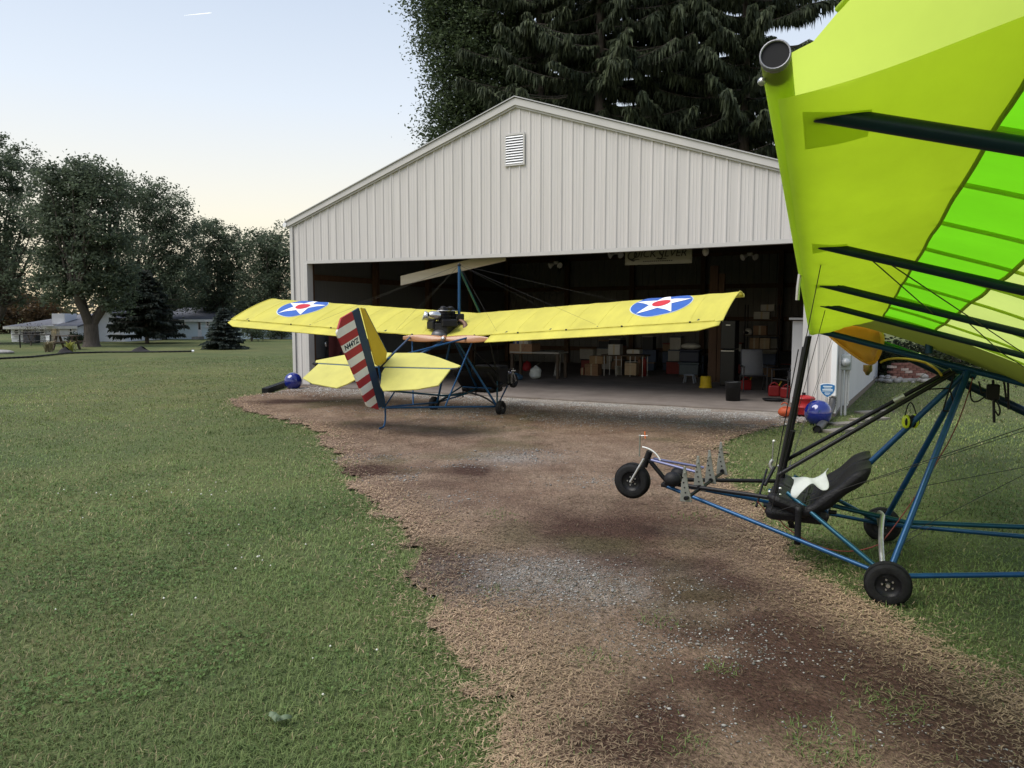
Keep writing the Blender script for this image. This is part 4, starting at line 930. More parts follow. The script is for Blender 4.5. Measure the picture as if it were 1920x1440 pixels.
# shelves with cartons at the right
P = gnd(1425, 712, FL); t = thing('shelf_rack', 'dark open rack of shelves behind the grey chairs', 'shelf', P, -HYAW)
for x in (-.42, .42):
    for y in (0, .4): rod(t, 'upright', BLACKM, .014, Vector((x, y, 0)), Vector((x, y, 1.95)))
for z in (.35, .78, 1.14, 1.55): MB().box(-.44, .44, -.02, .42, z, z+.025).build('shelf_board', DARKWOOD, t)
def boxat(u0, v0, u1, v1, name, label, m, yd, rz=0.0, cat='carton', group='cartons in the hangar'):
    """carton whose front face spans the given corners on the plane yd metres behind the door"""
    xa, za = hl(u0, v1, yd); xb, zb = hl(u1, v0, yd); w, h = xb-xa, zb-za
    t = thing(name, label, cat, hw((xa+xb)/2, yd, za), -HYAW+rz, group)
    MB().box(-w/2, w/2, 0, w*.8, 0, h).build('carton_body', m, t, bevel=.006)
    MB().box(-.025, .025, -.002, w*.8, .005, h+.002).build('tape', mat('packing_tape', (.38, .30, .19), .4), t)
    MB().box(-w/2+.004, w/2-.004, -.003, -.001, h*.78, h*.79).build('flap_joint', DARKWOOD, t); return t
CW = mat('white_carton', (.42, .40, .36), .8, 0, .1, 4); CB = mat('brown_carton', (.26, .15, .085), .85, 0, .15, 4)
sy = (P-HO).dot(HY)+.02
boxat(1426, 571, 1452, 583, 'carton', 'small pale carton, topmost of the stack on the rack', CW, sy)
boxat(1413, 584.5, 1443, 600, 'carton', 'wide pale carton with a dark band, second from the top of the rack', CW, sy)
boxat(1412, 611, 1437, 629, 'carton', 'brown carton alone on the middle shelf of the rack', CB, sy)
boxat(1405, 634, 1423, 657, 'carton', 'left brown carton of the pair behind the first grey chair', CARD, sy)
boxat(1424, 634, 1443, 656, 'carton', 'lighter right carton of the pair behind the first grey chair', mat('tan_carton', (.36, .26, .16), .85), sy)
boxat(1486, 640, 1506, 657, 'carton', 'tan carton above the sideways grey chair', mat('tan_carton', (.36, .26, .16), .85), sy-.4)
x, z = hl(1401, 630, sy); t = thing('crash_helmet', 'white crash helmet on the rack left of the brown carton', 'helmet', hw(x, sy+.1, z), -HYAW+.4)
MB().ball((0, 0, .10), .11, 18, 12, (1, 1.15, .95)).build('shell', mat('helmet_white', (.6, .56, .52), .3), t); MB().ball((-.03, -.07, .09), .075, 12, 8, (1, .8, .6)).build('visor_opening', BLACKP, t)
# fuel cans, red bin, orange bag, hoses
def can(u, v, label, s, rz):
    t, k = inside('fuel_can', label, 'fuel can', u, v, 'red fuel cans', rz)
    MB().box(-.12*s, .12*s, -.08*s, .08*s, 0, .24*s).build('can_body', REDP, t, bevel=.035*s); MB().tube(bez((-.08*s, 0, .24*s), (0, 0, .36*s), (.08*s, 0, .24*s), 8), .016*s, 8).build('handle', REDP, t)
    MB().tube([(.09*s, 0, .22*s), (.15*s, 0, .33*s)], .016*s, 8).build('spout', mat('spout_yellow', (.5, .36, .02), .5), t)
can(1451, 743, 'red fuel can between the two grey chairs', .95, .2); can(1474, 746, 'red fuel can below the sideways grey chair', .9, -.3); can(1398, 731, 'dark red fuel can behind the black bin', .95, .5)
t, k = inside('red_drum', 'bright red drum standing against the right door jamb', 'drum', 1506, 776)
MB().lathe([(.0, .0), (.17, .0), (.18, .02), (.18, .12), (.186, .125), (.18, .13), (.18, .26), (.186, .265), (.17, .29), (.10, .31), (.05, .32), (.0, .32)], 24).build('drum', mat('bright_red_plastic', (.34, .015, .018), .35), t); MB().tube([(0, 0, .31), (0, 0, .36)], .03, 12).build('cap', BLACKP, t)
t, k = inside('orange_bag', 'crumpled orange bag on the slab edge beside the red drum', 'bag', 1471, 779)
m = MB(); m.ball((0, 0, .055), .13, 18, 12, (1, .7, .6)); m.v = [tuple(c*(1+.12*math.sin(13*v[0]+9*v[2])+.1*math.sin(21*v[1]+5*v[0])) for c in v) for v in m.v]; m.build('bag', mat('orange_nylon', (.42, .075, .025), .6), t); MB().tube(bez((-.05, -.05, .18), (0, -.06, .26), (.06, -.05, .18), 6), .01, 6).build('strap', mat('orange_nylon', (.42, .075, .025), .6), t)
t, k = inside('hose_coil', 'black hose lying in a loop under the grey chairs', 'hose', 1450, 752)
for r in (.15, .19): MB().tube([(r*math.cos(a*.4), r*.8*math.sin(a*.4), .02+(r-.15)*.4) for a in range(17)], .016, 8).build('hose_turn', BLACKP, t)
# bench at the left with boxes, bags
P = gnd(985, 708, FL); by = (P-HO).dot(HY)
t = thing('work_bench', 'dark work bench with a pale edge behind the yellow aircraft nose', 'bench', P, -HYAW)
MB().box(-.45, 1.0, -.05, .6, .66, .70).build('bench_top', mat('pale_bench', (.30, .28, .25), .7), t)
for x in (-.4, .95):
    for y in (0, .52): MB().box(x-.035, x+.035, y-.03, y+.04, 0, .66).build('leg', DARKWOOD, t)
boxat(955, 645, 997, 663, 'wooden_box', 'brown wooden box on the left end of the work bench', CB, by-.02, cat='box')
boxat(962, 630, 972, 645, 'carton', 'blue carton on top of the brown wooden box', mat('blue_carton', (.03, .07, .25), .6), by+.0)
boxat(973, 632, 990, 645, 'carton', 'white carton on top of the brown wooden box', CW, by+.0)
def bag(u, v, label, m, w, h, name='sack'):
    t, k = inside(name, label, 'bag', u, v); b = MB(); b.ball((0, 0, h*.46), 1, 20, 14, (w/2, w/2.6, h*.5))
    b.v = [(x*(1+.10*math.sin(9*z/h+5*x)), y*(1+.1*math.sin(11*z/h)), max(0, z+.03*h*math.sin(23*x))) for x, y, z in b.v]; b.build('sack_body', m, t)
    MB().tube([(-.1*w, 0, h*.92), (0, 0, h*1.02), (.12*w, .02, h*.93)], .02, 6).build('sack_neck', m, t)
bag(1004, 710, 'white plastic sack standing before the work bench', mat('white_sack', (.52, .54, .52), .45, 0, .1, 8, .3, 20), .34, .33)
bag(988, 696, 'red bag leaning under the work bench', mat('red_bag', (.36, .025, .035), .6), .30, .30)
bag(967, 712, 'folded blue tarp under the left of the work bench', mat('blue_tarp', (.03, .09, .17), .6), .42, .16, 'folded_tarp')
t, k = inside('paint_board', 'paint spattered grey board leaning right of the work bench', 'board', 1044, 705)
MB().slab([(-.10, 0, 0), (.09, 0, 0), (.07, .12, .60), (-.03, .12, .62)], .02, (0, 1, -.2)).build('board', mat('spattered', (.26, .25, .23), .8, 0, .5, 14), t)
# clutter along the back: cartons, table, board, buckets, extinguishers
yb = (gnd(1110, 704, FL)-HO).dot(HY)
boxat(1096, 683, 1121, 704, 'carton', 'lower brown carton in the dark middle of the hangar', CB, yb)
boxat(1105, 668, 1130, 682, 'carton', 'brown carton stacked behind and above the lower one in the dark middle', CARD, yb+.15)
boxat(1088, 690, 1095, 704, 'carton', 'narrow reddish carton left of the lower brown one', mat('reddish_carton', (.22, .07, .05), .8), yb+.05)
boxat(1171, 681, 1193, 703, 'carton', 'square tan carton on the floor beside the pale bucket', mat('tan_carton', (.36, .26, .16), .85), yb-.1)
t, k = inside('table', 'low dark table with thin legs in the middle of the hangar', 'table', 1168, 706)
MB().box(-.62, .62, -.05, .5, .56, .60).build('table_top', DARKWOOD, t)
for x in (-.55, -.2, .2, .55):
    for y in (.0, .44): rod(t, 'leg', STEEL, .012, Vector((x, y, 0)), Vector((x, y, .56)))
xt, zt = hl(1151, 662, yb-.1); boxat(1140, 646, 1162, 665, 'white_panel', 'pale square panel standing on the low dark table', CW, yb-.1, cat='panel', group=None)
boxat(1175, 656, 1199, 663, 'carton', 'flat pale carton at the right of the low dark table', CW, yb-.1)
t, k = inside('bucket', 'pale plastic bucket under the low dark table', 'bucket', 1159, 703); MB().lathe([(.0, .0), (.085, .0), (.10, .24), (.105, .24), (.105, .25), (.09, .25), (.08, .02), (.0, .02)], 20).build('pail', mat('pale_pail', (.40, .39, .33), .5), t); MB().tube(bez((-.1, 0, .24), (0, -.1, .12), (.1, 0, .24), 8), .004, 5).build('bail', STEEL, t)
for u, lab in ((1199, 'brown'), (1208, 'red')):
    t, k = inside('gas_cylinder', 'thin %s cylinder standing right of the square tan carton' % lab, 'cylinder', u, 705); c = mat('cyl_'+lab, (.20, .10, .06) if lab == 'brown' else (.32, .03, .025), .4)
    MB().lathe([(.0, .0), (.055, .0), (.055, .42), (.04, .47), (.02, .49), (.02, .52), (.0, .52)], 16).build('cylinder', c, t); MB().lathe([(.0, .52), (.03, .52), (.03, .56), (.0, .56)], 12).build('valve', mat('brass', (.45, .33, .12), .3, .9), t)
t, k = inside('tool_post', 'brown timber post standing between the totes and the black cabinet', 'post', 1334, 716); MB().box(-.10, .10, 0, .15, 0, 2.9).build('post', WOODPOST, t, bevel=.006); MB().box(.11, .26, .02, .14, 0, 2.7).build('second_post', WOODPOST, t, bevel=.006)
# tools and tarpaulin on the left wall
t = thing('wall_tools', 'tools and red rags hanging on the left inner wall', 'tools', hw(.28, 1.4, .0), -HYAW)
for i in range(9):
    y = -.6+i*.28; z = 1.0+.25*math.sin(i*2.3); o = MB().tube([(.0, y, z-.45), (.0, y+.03, z)], .014, 6).build('tool_handle', WOODPOST if i % 2 else BLACKM, t)
    MB().ball((0, y+.03, z), .06, 8, 6, (.4, 1, 1.3)).build('tool_head', STEEL if i % 3 == 0 else BLACKM, o)
m = MB(); m.grid(lambda a, b: Vector((.02+.03*math.sin(9*a), -.5+.7*a, .35+.95*b+.04*math.sin(7*a))), 16, 10); m.build('red_cloth', mat('dark_red_cloth', (.12, .03, .03), .85), t)
m = MB(); m.box(-.05, .25, .5, .9, 0, .55); m.build('orange_crate', mat('orange_crate', (.32, .07, .03), .6), t)

# dim clutter along the back wall
rg = random.Random(5)
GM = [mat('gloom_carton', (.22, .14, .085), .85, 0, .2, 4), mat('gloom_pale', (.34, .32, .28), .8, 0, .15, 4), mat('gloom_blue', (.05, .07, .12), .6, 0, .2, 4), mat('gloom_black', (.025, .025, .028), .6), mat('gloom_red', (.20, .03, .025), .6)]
spots = [(x, 7.9+rg.uniform(-.4, 1.0)) for x in (4.4, 4.9, 5.3, 5.8, 6.3, 6.9, 7.4, 7.9, 8.4, 8.9, 9.4, 9.9, 10.4, 10.9)]
ORD = 'first second third fourth fifth sixth seventh eighth ninth tenth eleventh twelfth thirteenth fourteenth'.split(); LVN = ['lowest', 'second', 'third', 'topmost']; GN = ['brown', 'pale', 'navy', 'black', 'dull red']
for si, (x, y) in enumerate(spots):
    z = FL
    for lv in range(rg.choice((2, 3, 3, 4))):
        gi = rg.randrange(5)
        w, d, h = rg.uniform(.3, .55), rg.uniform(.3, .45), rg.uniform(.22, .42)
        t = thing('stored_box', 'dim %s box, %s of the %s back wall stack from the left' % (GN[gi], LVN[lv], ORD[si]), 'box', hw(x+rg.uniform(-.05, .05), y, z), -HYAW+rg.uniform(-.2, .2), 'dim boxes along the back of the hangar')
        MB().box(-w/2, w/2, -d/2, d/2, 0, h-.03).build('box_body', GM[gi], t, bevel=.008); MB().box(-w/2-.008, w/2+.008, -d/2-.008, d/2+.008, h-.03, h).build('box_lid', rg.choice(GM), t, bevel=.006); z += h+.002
# ------------------------------------------------------------------ trees
LEAFM = vmat('foliage_leaf', .6, .45, .3); BARK = mat('bark', (.075, .062, .052), .9, 0, .35, 5, .6, 14, stretch=(3, 3, .6))
def leafcloud(centres, radii, per, leaf, base, dark, rng, flat=.7, droop=0.0):
    """leaf-sized faces scattered in small clumps round the given points"""
    n = len(centres)*per
    C = np.repeat(centres, per, 0); Rr = np.repeat(radii, per)[:, None]
    P = C+rng.normal(size=(n, 3))*Rr*np.array([1, 1, flat])*.55
    a = rng.normal(size=(n, 3)); a[:, 2] = a[:, 2]*.6-droop; a /= np.linalg.norm(a, axis=1)[:, None]
    b = np.cross(a, rng.normal(size=(n, 3))); b /= np.linalg.norm(b, axis=1)[:, None]+1e-9
    L = leaf*rng.uniform(.6, 1.3, n)[:, None]; Wd = L*rng.uniform(.35, .6, n)[:, None]
    V = np.stack([P-a*L*.5, P+b*Wd*.5, P+a*L*.5, P-b*Wd*.5], 1).reshape(-1, 3)
    Fc = np.arange(4*n).reshape(n, 4)
    t = np.clip(rng.normal(.5, .28, n), 0, 1)[:, None]; cl = np.repeat(rng.uniform(.75, 1.2, len(centres)), per)[:, None]
    col = (np.array(dark)*(1-t)+np.array(base)*t)*cl
    return V, Fc, np.repeat(col, 4, 0)
def limb(m, a, b, r0, r1, rng, k=5, wob=.12):
    a = Vector(a); b = Vector(b); pts = []; d = (b-a).length
    for i in range(k+1):
        q = a.lerp(b, i/k); 
        if 0 < i < k: q += Vector(rng.normal(size=3)*wob*d*.25)
        pts.append(q)
    m.tube(pts, [r0+(r1-r0)*i/k for i in range(k+1)], 7); return pts
def broadleaf(name, label, base, blobs, ncl, per, leaf, tr, c1, c2, seed, forks=1, group=None, hollow=.55, clr=.55, cat='tree', flat=.7):
    """blobs: crown lobes (x, y, z, rx, ry, rz) relative to the base"""
    rng = np.random.default_rng(seed); t = thing(name, label, cat, base, 0, group)
    vol = np.array([b[3]*b[4]*b[5] for b in blobs])**.67; cs = []
    for b, k in zip(blobs, (vol/vol.sum()*ncl).astype(int)):
        d = rng.normal(size=(k, 3)); d /= np.linalg.norm(d, axis=1)[:, None]; r = rng.uniform(hollow**3, 1, k)**(1/3)
        cs.append(np.array(b[:3])+d*r[:, None]*np.array(b[3:])*(1+.10*rng.normal(size=(k, 1))))
    cs = np.concatenate(cs); rad = clr*rng.uniform(.6, 1.35, len(cs))
    V, Fc, col = leafcloud(cs, rad, per, leaf, c1, c2, rng, flat); fast('crown', V, Fc, col, LEAFM, t)
    m = MB(); zc = min(b[2]-b[5]*.55 for b in blobs); top = max(b[2]+b[5]*.4 for b in blobs); zf = zc*.5 if forks > 1 else zc*.9
    m.tube([(0, 0, -.1), (0, 0, .12*zf), (.02, 0, .4*zf), (0, .03, zf)], [tr*1.55, tr*1.1, tr, tr*.95], 10)
    heads = []
    for f in range(forks):
        a = 2*math.pi*f/forks+.3; q = Vector((math.cos(a)*zc*.42, math.sin(a)*zc*.3, zc*1.15)) if forks > 1 else Vector((0, 0, zc*1.2))
        limb(m, (0, 0, zf*.85), q, tr*(.72 if forks > 1 else .95), tr*.5, rng, 4, .06); heads.append(q)
    idx = rng.choice(len(cs), min(46, len(cs)), replace=False)
    for i in idx:
        q = Vector(cs[i]); h = min(heads, key=lambda s: (s-q).length); mid = h.lerp(q, .5)+Vector((0, 0, .3)); limb(m, h, mid, tr*.26, tr*.13, rng, 3); limb(m, mid, q, tr*.13, .012, rng, 3)
    m.build('trunk', BARK, t); return t
def px_blob(u0, u1, v0, v1, y, base, depth=None):
    """crown lobe filling the given outline when seen at distance y"""
    a = deep(u0, (v0+v1)/2, y); b = deep(u1, (v0+v1)/2, y); c = deep((u0+u1)/2, v0, y); d = deep((u0+u1)/2, v1, y)
    rx = (b.x-a.x)/2; rz = (c.z-d.z)/2; ry = depth or rx
    ctr = (a+b)/2; return (ctr.x-base.x, y-base.y, (c.z+d.z)/2-base.z, rx, ry, rz)
def far_base(u, y): d = deep(u, 600, y); return Vector((d.x, y, 0))
GA, GB = (.150, .190, .115), (.070, .092, .066)
B0 = gnd(172, 650)
broadleaf('maple_tree', 'broad maple with a thick forked trunk before the white house', B0, [px_blob(*q, B0.y, B0) for q in ((70, 175, 298, 400), (110, 235, 296, 400), (55, 165, 360, 480), (120, 250, 370, 500), (60, 150, 450, 580), (110, 230, 460, 575), (180, 255, 480, 592))], 700, 58, .20, .40, GA, GB, 11, 3, hollow=.15, clr=.46)
b = far_base(-20, 47); broadleaf('oak_tree', 'tallest dark tree at the far left edge of the photo', b, [px_blob(*q, b.y, b) for q in ((-140, 40, 236, 400), (-40, 75, 255, 380), (-30, 105, 330, 470), (-110, 60, 380, 520), (-30, 95, 440, 580), (-160, 10, 480, 615), (-200, -60, 330, 560))], 700, 58, .20, .42, GA, GB, 12, 2, hollow=.15, clr=.46)
b = far_base(250, 56); broadleaf('oak_tree', 'rounded dark tree rising right of the forked maple', b, [px_blob(*q, b.y, b) for q in ((200, 300, 325, 430), (255, 355, 338, 450), (290, 380, 390, 510), (215, 330, 410, 540), (270, 385, 460, 590), (215, 330, 510, 615))], 620, 58, .20, .36, GA, GB, 13, 1, hollow=.15, clr=.46)
b = far_base(415, 60); broadleaf('oak_tree', 'lower dark tree behind the blue grey ranch house', b, [px_blob(*q, b.y, b) for q in ((355, 435, 408, 490), (400, 480, 428, 520), (355, 440, 470, 580), (410, 485, 500, 605), (355, 420, 540, 612))], 480, 58, .20, .30, GA, GB, 14, 1, hollow=.15, clr=.46)
b = far_base(505, 58); broadleaf('oak_tree', 'dark tree touching the left corner of the hangar', b, [px_blob(*q, b.y, b) for q in ((450, 520, 425, 510), (490, 575, 428, 530), (445, 530, 490, 590), (490, 580, 510, 615), (440, 510, 550, 618))], 480, 58, .20, .30, GA, GB, 15, 1, hollow=.2)
b = far_base(330, 75); broadleaf('oak_tree', 'far tree filling the gap behind the dark spruce', b, [px_blob(*q, b.y, b) for q in ((290, 400, 470, 590), (250, 350, 500, 605))], 160, 40, .36, .3, GA, GB, 16, 1, hollow=.2)
AU, AV = (.14, .085, .035), (.065, .045, .028)
for i, (u, y, q, lab) in enumerate(((20, 78, (-40, 70, 545, 622), 'russet autumn tree left of the white house'), (85, 82, (50, 120, 555, 622), 'brown autumn tree behind the white house roof'), (-70, 74, (-140, 0, 540, 625), 'russet tree partly out of the left edge'))):
    b = far_base(u, y); broadleaf('autumn_tree', lab, b, [px_blob(*q, y, b)], 90, 40, .36, .2, AU, AV, 20+i, 1, 'autumn trees behind the white house', hollow=.2)
# broadleaf tree behind the hangar
b = far_base(880, 33); broadleaf('oak_tree', 'tall leafy oak behind the left slope of the hangar roof', b, [px_blob(*q, b.y, b) for q in ((755, 900, -120, 60), (785, 960, 20, 150), (800, 940, 110, 230), (785, 900, 180, 290), (860, 1010, -100, 120), (790, 900, -30, 100), (880, 1020, 100, 260))], 1050, 64, .15, .34, (.095, .130, .055), (.038, .058, .030), 31, 1, hollow=.2, clr=.62)

SPR = vmat('spruce_needle', .75, .28, .2)
def spruce(name, label, base, H, R, seed, zlow=.6, nb=230, tw=34, c1=(.046, .056, .026), c2=(.014, .019, .012), hang=.75, tilt=.18, wid=.055, tr=.3, group=None, pw=.75, reps=3):
    rng = np.random.default_rng(seed); t = thing(name, label, 'tree', base, 0, group); V = []; C = []; m = MB()
    m.tube([(0, 0, -.1), (0, 0, H*.4), (0, 0, H*.98)], [tr, tr*.65, .02], 9)
    for i in range(nb):
        z = zlow+(H-zlow)*(i+rng.uniform())/nb; f = (z-zlow)/(H-zlow); Lb = R*max(.04, (1-f))**pw*rng.uniform(.72, 1.12); az = rng.uniform(0, 2*math.pi)
        d = np.array([math.cos(az), math.sin(az)]); k = 7; pts = []
        for j in range(k+1):
            s = j/k; zz = z+Lb*(-tilt*2.2*s+tilt*1.9*s*s); pts.append(np.array([d[0]*Lb*s, d[1]*Lb*s, zz]))
        m.tube([Vector(p) for p in pts], [.012+.035*(1-j/k)*min(1, Lb/3) for j in range(k+1)], 5, cap=False)
        P = np.array(pts); n = (max(6, int(tw*Lb/R*1.2)+6))*reps; sv = rng.uniform(.01, 1, n)**.85; x = sv*k; jj = np.minimum(x.astype(int), k-1); fr = (x-jj)[:, None]
        q = P[jj]*(1-fr)+P[jj+1]*fr; sd = np.array([-d[1], d[0], 0])
        dr = sd*(rng.choice((-1, 1), n)*rng.uniform(0, .9, n)*(1-.35*sv))[:, None]+np.array([d[0], d[1], 0])*rng.uniform(.05, .75, n)[:, None]
        tip = q+(dr*.5+np.array([0, 0, -1])*(rng.uniform(.3, 1.0, n)*hang)[:, None])*((.35+.65*Lb/R)*rng.uniform(.55, 1.2, n))[:, None]
        w = np.cross(tip-q, rng.normal(size=(n, 3))); w = w/(np.linalg.norm(w, axis=1)[:, None]+1e-9)*(wid*rng.uniform(.6, 1.5, n))[:, None]; md = q*.55+tip*.45+dr*.14
        V.append(np.stack([q, md+w, tip, md-w], 1).reshape(-1, 3)); c = np.array(c2)+(np.array(c1)-np.array(c2))*(rng.uniform(size=(n, 1))**1.3)*rng.uniform(.6, 1.2); C.append(np.repeat(c, 4, 0))
    V = np.concatenate(V); C = np.concatenate(C)
    fast('crown', V, np.arange(len(V)).reshape(-1, 4), C, SPR, t); m.build('trunk', BARK, t); return t
for i, (x, y, H, R, lab) in enumerate(((1010, 32, 25, 4.4, 'first tall Norway spruce right of the oak behind the hangar ridge'), (1120, 30.5, 27, 4.6, 'tall drooping spruce behind the middle of the right roof slope'), (1250, 31, 26, 4.6, 'tall dark spruce behind the right end of the roof'), (1385, 30, 25, 4.6, 'tall dark spruce behind the lime wing tip'), (1065, 37, 28, 4.8, 'farther spruce filling the gap above the ridge'), (1320, 37, 28, 4.8, 'farther spruce filling the gap above the right eave'))):
    spruce('norway_spruce', lab, far_base(x, y), H, R, 40+i, 1.0, 250, 34, group='spruces behind the hangar', wid=.036, hang=.72, c1=(.085, .105, .052), c2=(.034, .044, .027), pw=.5, reps=13)
b = gnd(276, 644); spruce('spruce_tree', 'dark spruce with a bare lower stem left of the ranch house', b, 4.7, 2.35, 51, .55, 150, 34, wid=.075, tilt=.05, hang=.35, tr=.13, c1=(.060, .074, .056), c2=(.026, .034, .028), pw=.6)
b = gnd(421, 655); spruce('blue_spruce', 'small bushy blue spruce on the lawn before the ranch house', b, 2.15, .98, 52, .06, 150, 34, wid=.040, tilt=-.02, hang=.14, tr=.06, c1=(.085, .105, .09), c2=(.036, .048, .042), pw=.7)
b = gnd(472, 640); broadleaf('young_tree', 'small dark young tree under the left wing tip', b, [px_blob(445, 500, 606, 632, b.y, b)], 45, 40, .17, .06, GA, GB, 53, hollow=.1, clr=.4)
b = gnd(528, 636); broadleaf('young_tree', 'dark bushy young tree against the hangar corner', b, [px_blob(495, 548, 608, 634, b.y, b)], 45, 40, .17, .07, GA, GB, 54, hollow=.1, clr=.4)
b = gnd(141, 644); broadleaf('round_shrub', 'clipped round green shrub by the white house steps', b, [px_blob(126, 157, 627, 643, b.y, b)], 60, 40, .10, .04, (.07, .10, .04), (.03, .045, .02), 55, hollow=.4, clr=.22, cat='shrub')
b = gnd(58, 648); broadleaf('bare_shrub', 'thin spreading shrub before the white house windows', b, [px_blob(34, 82, 612, 640, b.y, b)], 20, 9, .10, .04, (.12, .10, .085), (.05, .045, .04), 56, forks=3, hollow=.2, clr=.5, cat='shrub')
# far wood beyond the houses
rng = np.random.default_rng(77); n = 520; az = rng.uniform(-1.0, .95, n); dd = rng.uniform(100, 150, n); ht = 2.2+3.2*vnoise(np.stack([az*30, dd*0], 1), .35, 4)
cs = np.stack([np.sin(az)*dd, np.cos(az)*dd, rng.uniform(.2, 1, n)*ht], 1); V, Fc, col = leafcloud(cs, np.full(n, 2.6), 46, .85, (.075, .075, .040), (.035, .042, .026), rng, .6)
fw = fast('far_wood', V, Fc, col, LEAFM); fw['kind'] = 'stuff'; fw['label'] = 'far belt of trees along the horizon'
# shrubs and weeds behind the shed
for i, (u, v, w, h, lab) in enumerate(((1668, 712, 22, 60, 'yellow flowered weeds growing behind the white shed'), (1735, 716, 50, 70, 'dark tangle of shrubs behind the old brick stack'), (1810, 705, 70, 80, 'dark shrubs behind the keel of the lime aircraft'), (1900, 705, 70, 70, 'dark shrubs at the right edge beyond the lawn'))):
    b = gnd(u, v); k = mpp(b); broadleaf('shrub', lab, b+Vector((0, .6, 0)), [(0, .3, h*k*.5, w*k, w*k*.6, h*k*.55)], 70, 44, .12, .04, (.075, .09, .035) if i == 0 else (.045, .06, .028), (.03, .04, .02), 60+i, 3, 'shrubs beyond the right lawn', hollow=.1, clr=.3, cat='shrub')
b = gnd(1850, 690)
for i, x in enumerate((0, 4, 8)):
    bb = Vector((b.x+x-1, b.y+9, 0)); broadleaf('oak_tree', ['dark tree beyond the right lawn behind the tank', 'dark tree beyond the right lawn at the photo edge', 'dark tree outside the right edge'][i], bb, [(0, 0, 3.4, 2.8, 2.2, 2.8)], 130, 42, .24, .2, GA, GB, 70+i, hollow=.1, clr=.6)

# ------------------------------------------------------------------ houses
def house_mats(): pass
HW_M = mat('white_clapboard', (.82, .85, .92), .7, 0, .05, 2); HB_M = mat('pale_blue_siding', (.66, .78, .86), .7, 0, .05, 2); ROOFM = mat('slate_shingle', (.13, .135, .16), .9, 0, .2, 3, .3, 12); GLASS = mat('dark_window', (.03, .035, .045), .15, 0, .2, 3); FRAME = mat('white_frame', (.78, .79, .82), .5)
def clap(parent, x0, x1, z0, z1, y, m, n):
    for i in range(n): 
        a = z0+(z1-z0)*i/n; b = z0+(z1-z0)*(i+1)/n
        MB().add([(x0, y-.03, a), (x1, y-.03, a), (x1, y-.004, b), (x0, y-.004, b)], [(0, 1, 2, 3)]).build('clapboard', m, parent)
def window(parent, x0, x1, z0, z1, y=-.04, bars=1):
    f = MB(); w = .09
    f.box(x0, x1, y-.04, y, z0, z0+w).box(x0, x1, y-.04, y, z1-w, z1).box(x0, x0+w, y-.04, y, z0+w, z1-w).box(x1-w, x1, y-.04, y, z0+w, z1-w)
    for b in range(bars): f.box(x0+w, x1-w, y-.03, y-.005, z0+(z1-z0)*(b+1)/(bars+1)-.025, z0+(z1-z0)*(b+1)/(bars+1)+.025)
    o = f.build('window', FRAME, parent); MB().box(x0+w*.5, x1-w*.5, y-.003, y+.015, z0+w*.5, z1-w*.5).build('pane', GLASS, o); MB().box(x0-.05, x1+.05, y-.09, y-.041, z0-.07, z0-.002).build('sill', FRAME, o)
def gable(parent, x0, x1, y0, y1, zw, zr, m, wm, hip=0.0, ov=.3):
    """long roof with ridge along x"""
    ym = (y0+y1)/2; R0 = Vector((x0-ov+hip, ym, zr)); R1 = Vector((x1+ov, ym, zr)); a = Vector((x0-ov, y0-ov, zw-.08)); b = Vector((x1+ov, y0-ov, zw-.08)); c = Vector((x1+ov, y1+ov, zw-.08)); d = Vector((x0-ov, y1+ov, zw-.08))
    r = MB(); r.slab([a, b, R1, R0], .10, (0, -1, 2)); r.slab([c, d, R0, R1], .10, (0, 1, 2)); 
    if hip: r.slab([d, a, R0], .10, (-1, 0, 2))
    o = r.build('roof', m, parent); MB().box(x0-ov, x1+ov, y0-ov-.06, y0-ov-.002, zw-.22, zw-.04).build('fascia', FRAME, o)
    w = MB()
    if not hip: w.add([(x0, y0, zw-.1), (x0, y1, zw-.1), (x0, ym, zr-.1)], [(0, 1, 2)])
    w.add([(x1, y0, zw-.1), (x1, ym, zr-.1), (x1, y1, zw-.1)], [(0, 1, 2)]); w.build('gable_end', wm, parent); return o
hb = gnd(22, 641); k = mpp(hb); hs = thing('house', 'white house with grey hipped roof behind the forked maple', 'house', hb, -.06)
X = lambda u: (u-22)*k; Zp = lambda v: (641-v)*k
def body(parent, x0, x1, y0, y1, z1, m): MB().box(x0, x1, y0, y1, -.1, z1).build('wall', m, parent); clap(parent, x0, x1, .25, z1-.1, y0, m, 9)
body(hs, X(22), X(100), 0, 7, Zp(612), HW_M); gable(hs, X(22), X(100), 0, 7, Zp(611), Zp(592), ROOFM, HW_M, hip=2.6)
window(hs, X(77), X(90), Zp(627), Zp(611)+.0-.15, bars=1); window(hs, X(28), X(40), Zp(628), Zp(616)); window(hs, X(44), X(66), Zp(628), Zp(616))
body(hs, X(92), X(128), .6, 8, Zp(608), HW_M); gable(hs, X(92), X(135), .6, 8, Zp(608), Zp(589), ROOFM, HW_M)
MB().box(X(97), X(122), .3, 1.6, Zp(608), Zp(588)).build('dormer', HW_M, hs); MB().box(X(99), X(126), -.9, .55, Zp(612), Zp(610)).build('porch_canopy', FRAME, hs)
window(hs, X(104), X(112), Zp(623), Zp(617), .56); o = MB().box(X(116.5), X(125), .52, .56, 0, Zp(615)).build('door', FRAME, hs); MB().box(X(121), X(125), .505, .519, Zp(630), Zp(617)).build('door_pane', GLASS, o)
lamp = MB().box(X(117), X(120), .42, .50, Zp(622), Zp(618)).build('porch_lamp', mat('lit_porch_lamp', (.9, .7, .35), .5, emis=(1, .75, .35, 2.5)), hs)
body(hs, X(126), X(160), -.5, 7, Zp(610), HW_M); gable(hs, X(126), X(158), -.5, 7, Zp(610), Zp(591), ROOFM, HW_M); window(hs, X(144), X(153), Zp(628), Zp(614), -.54)
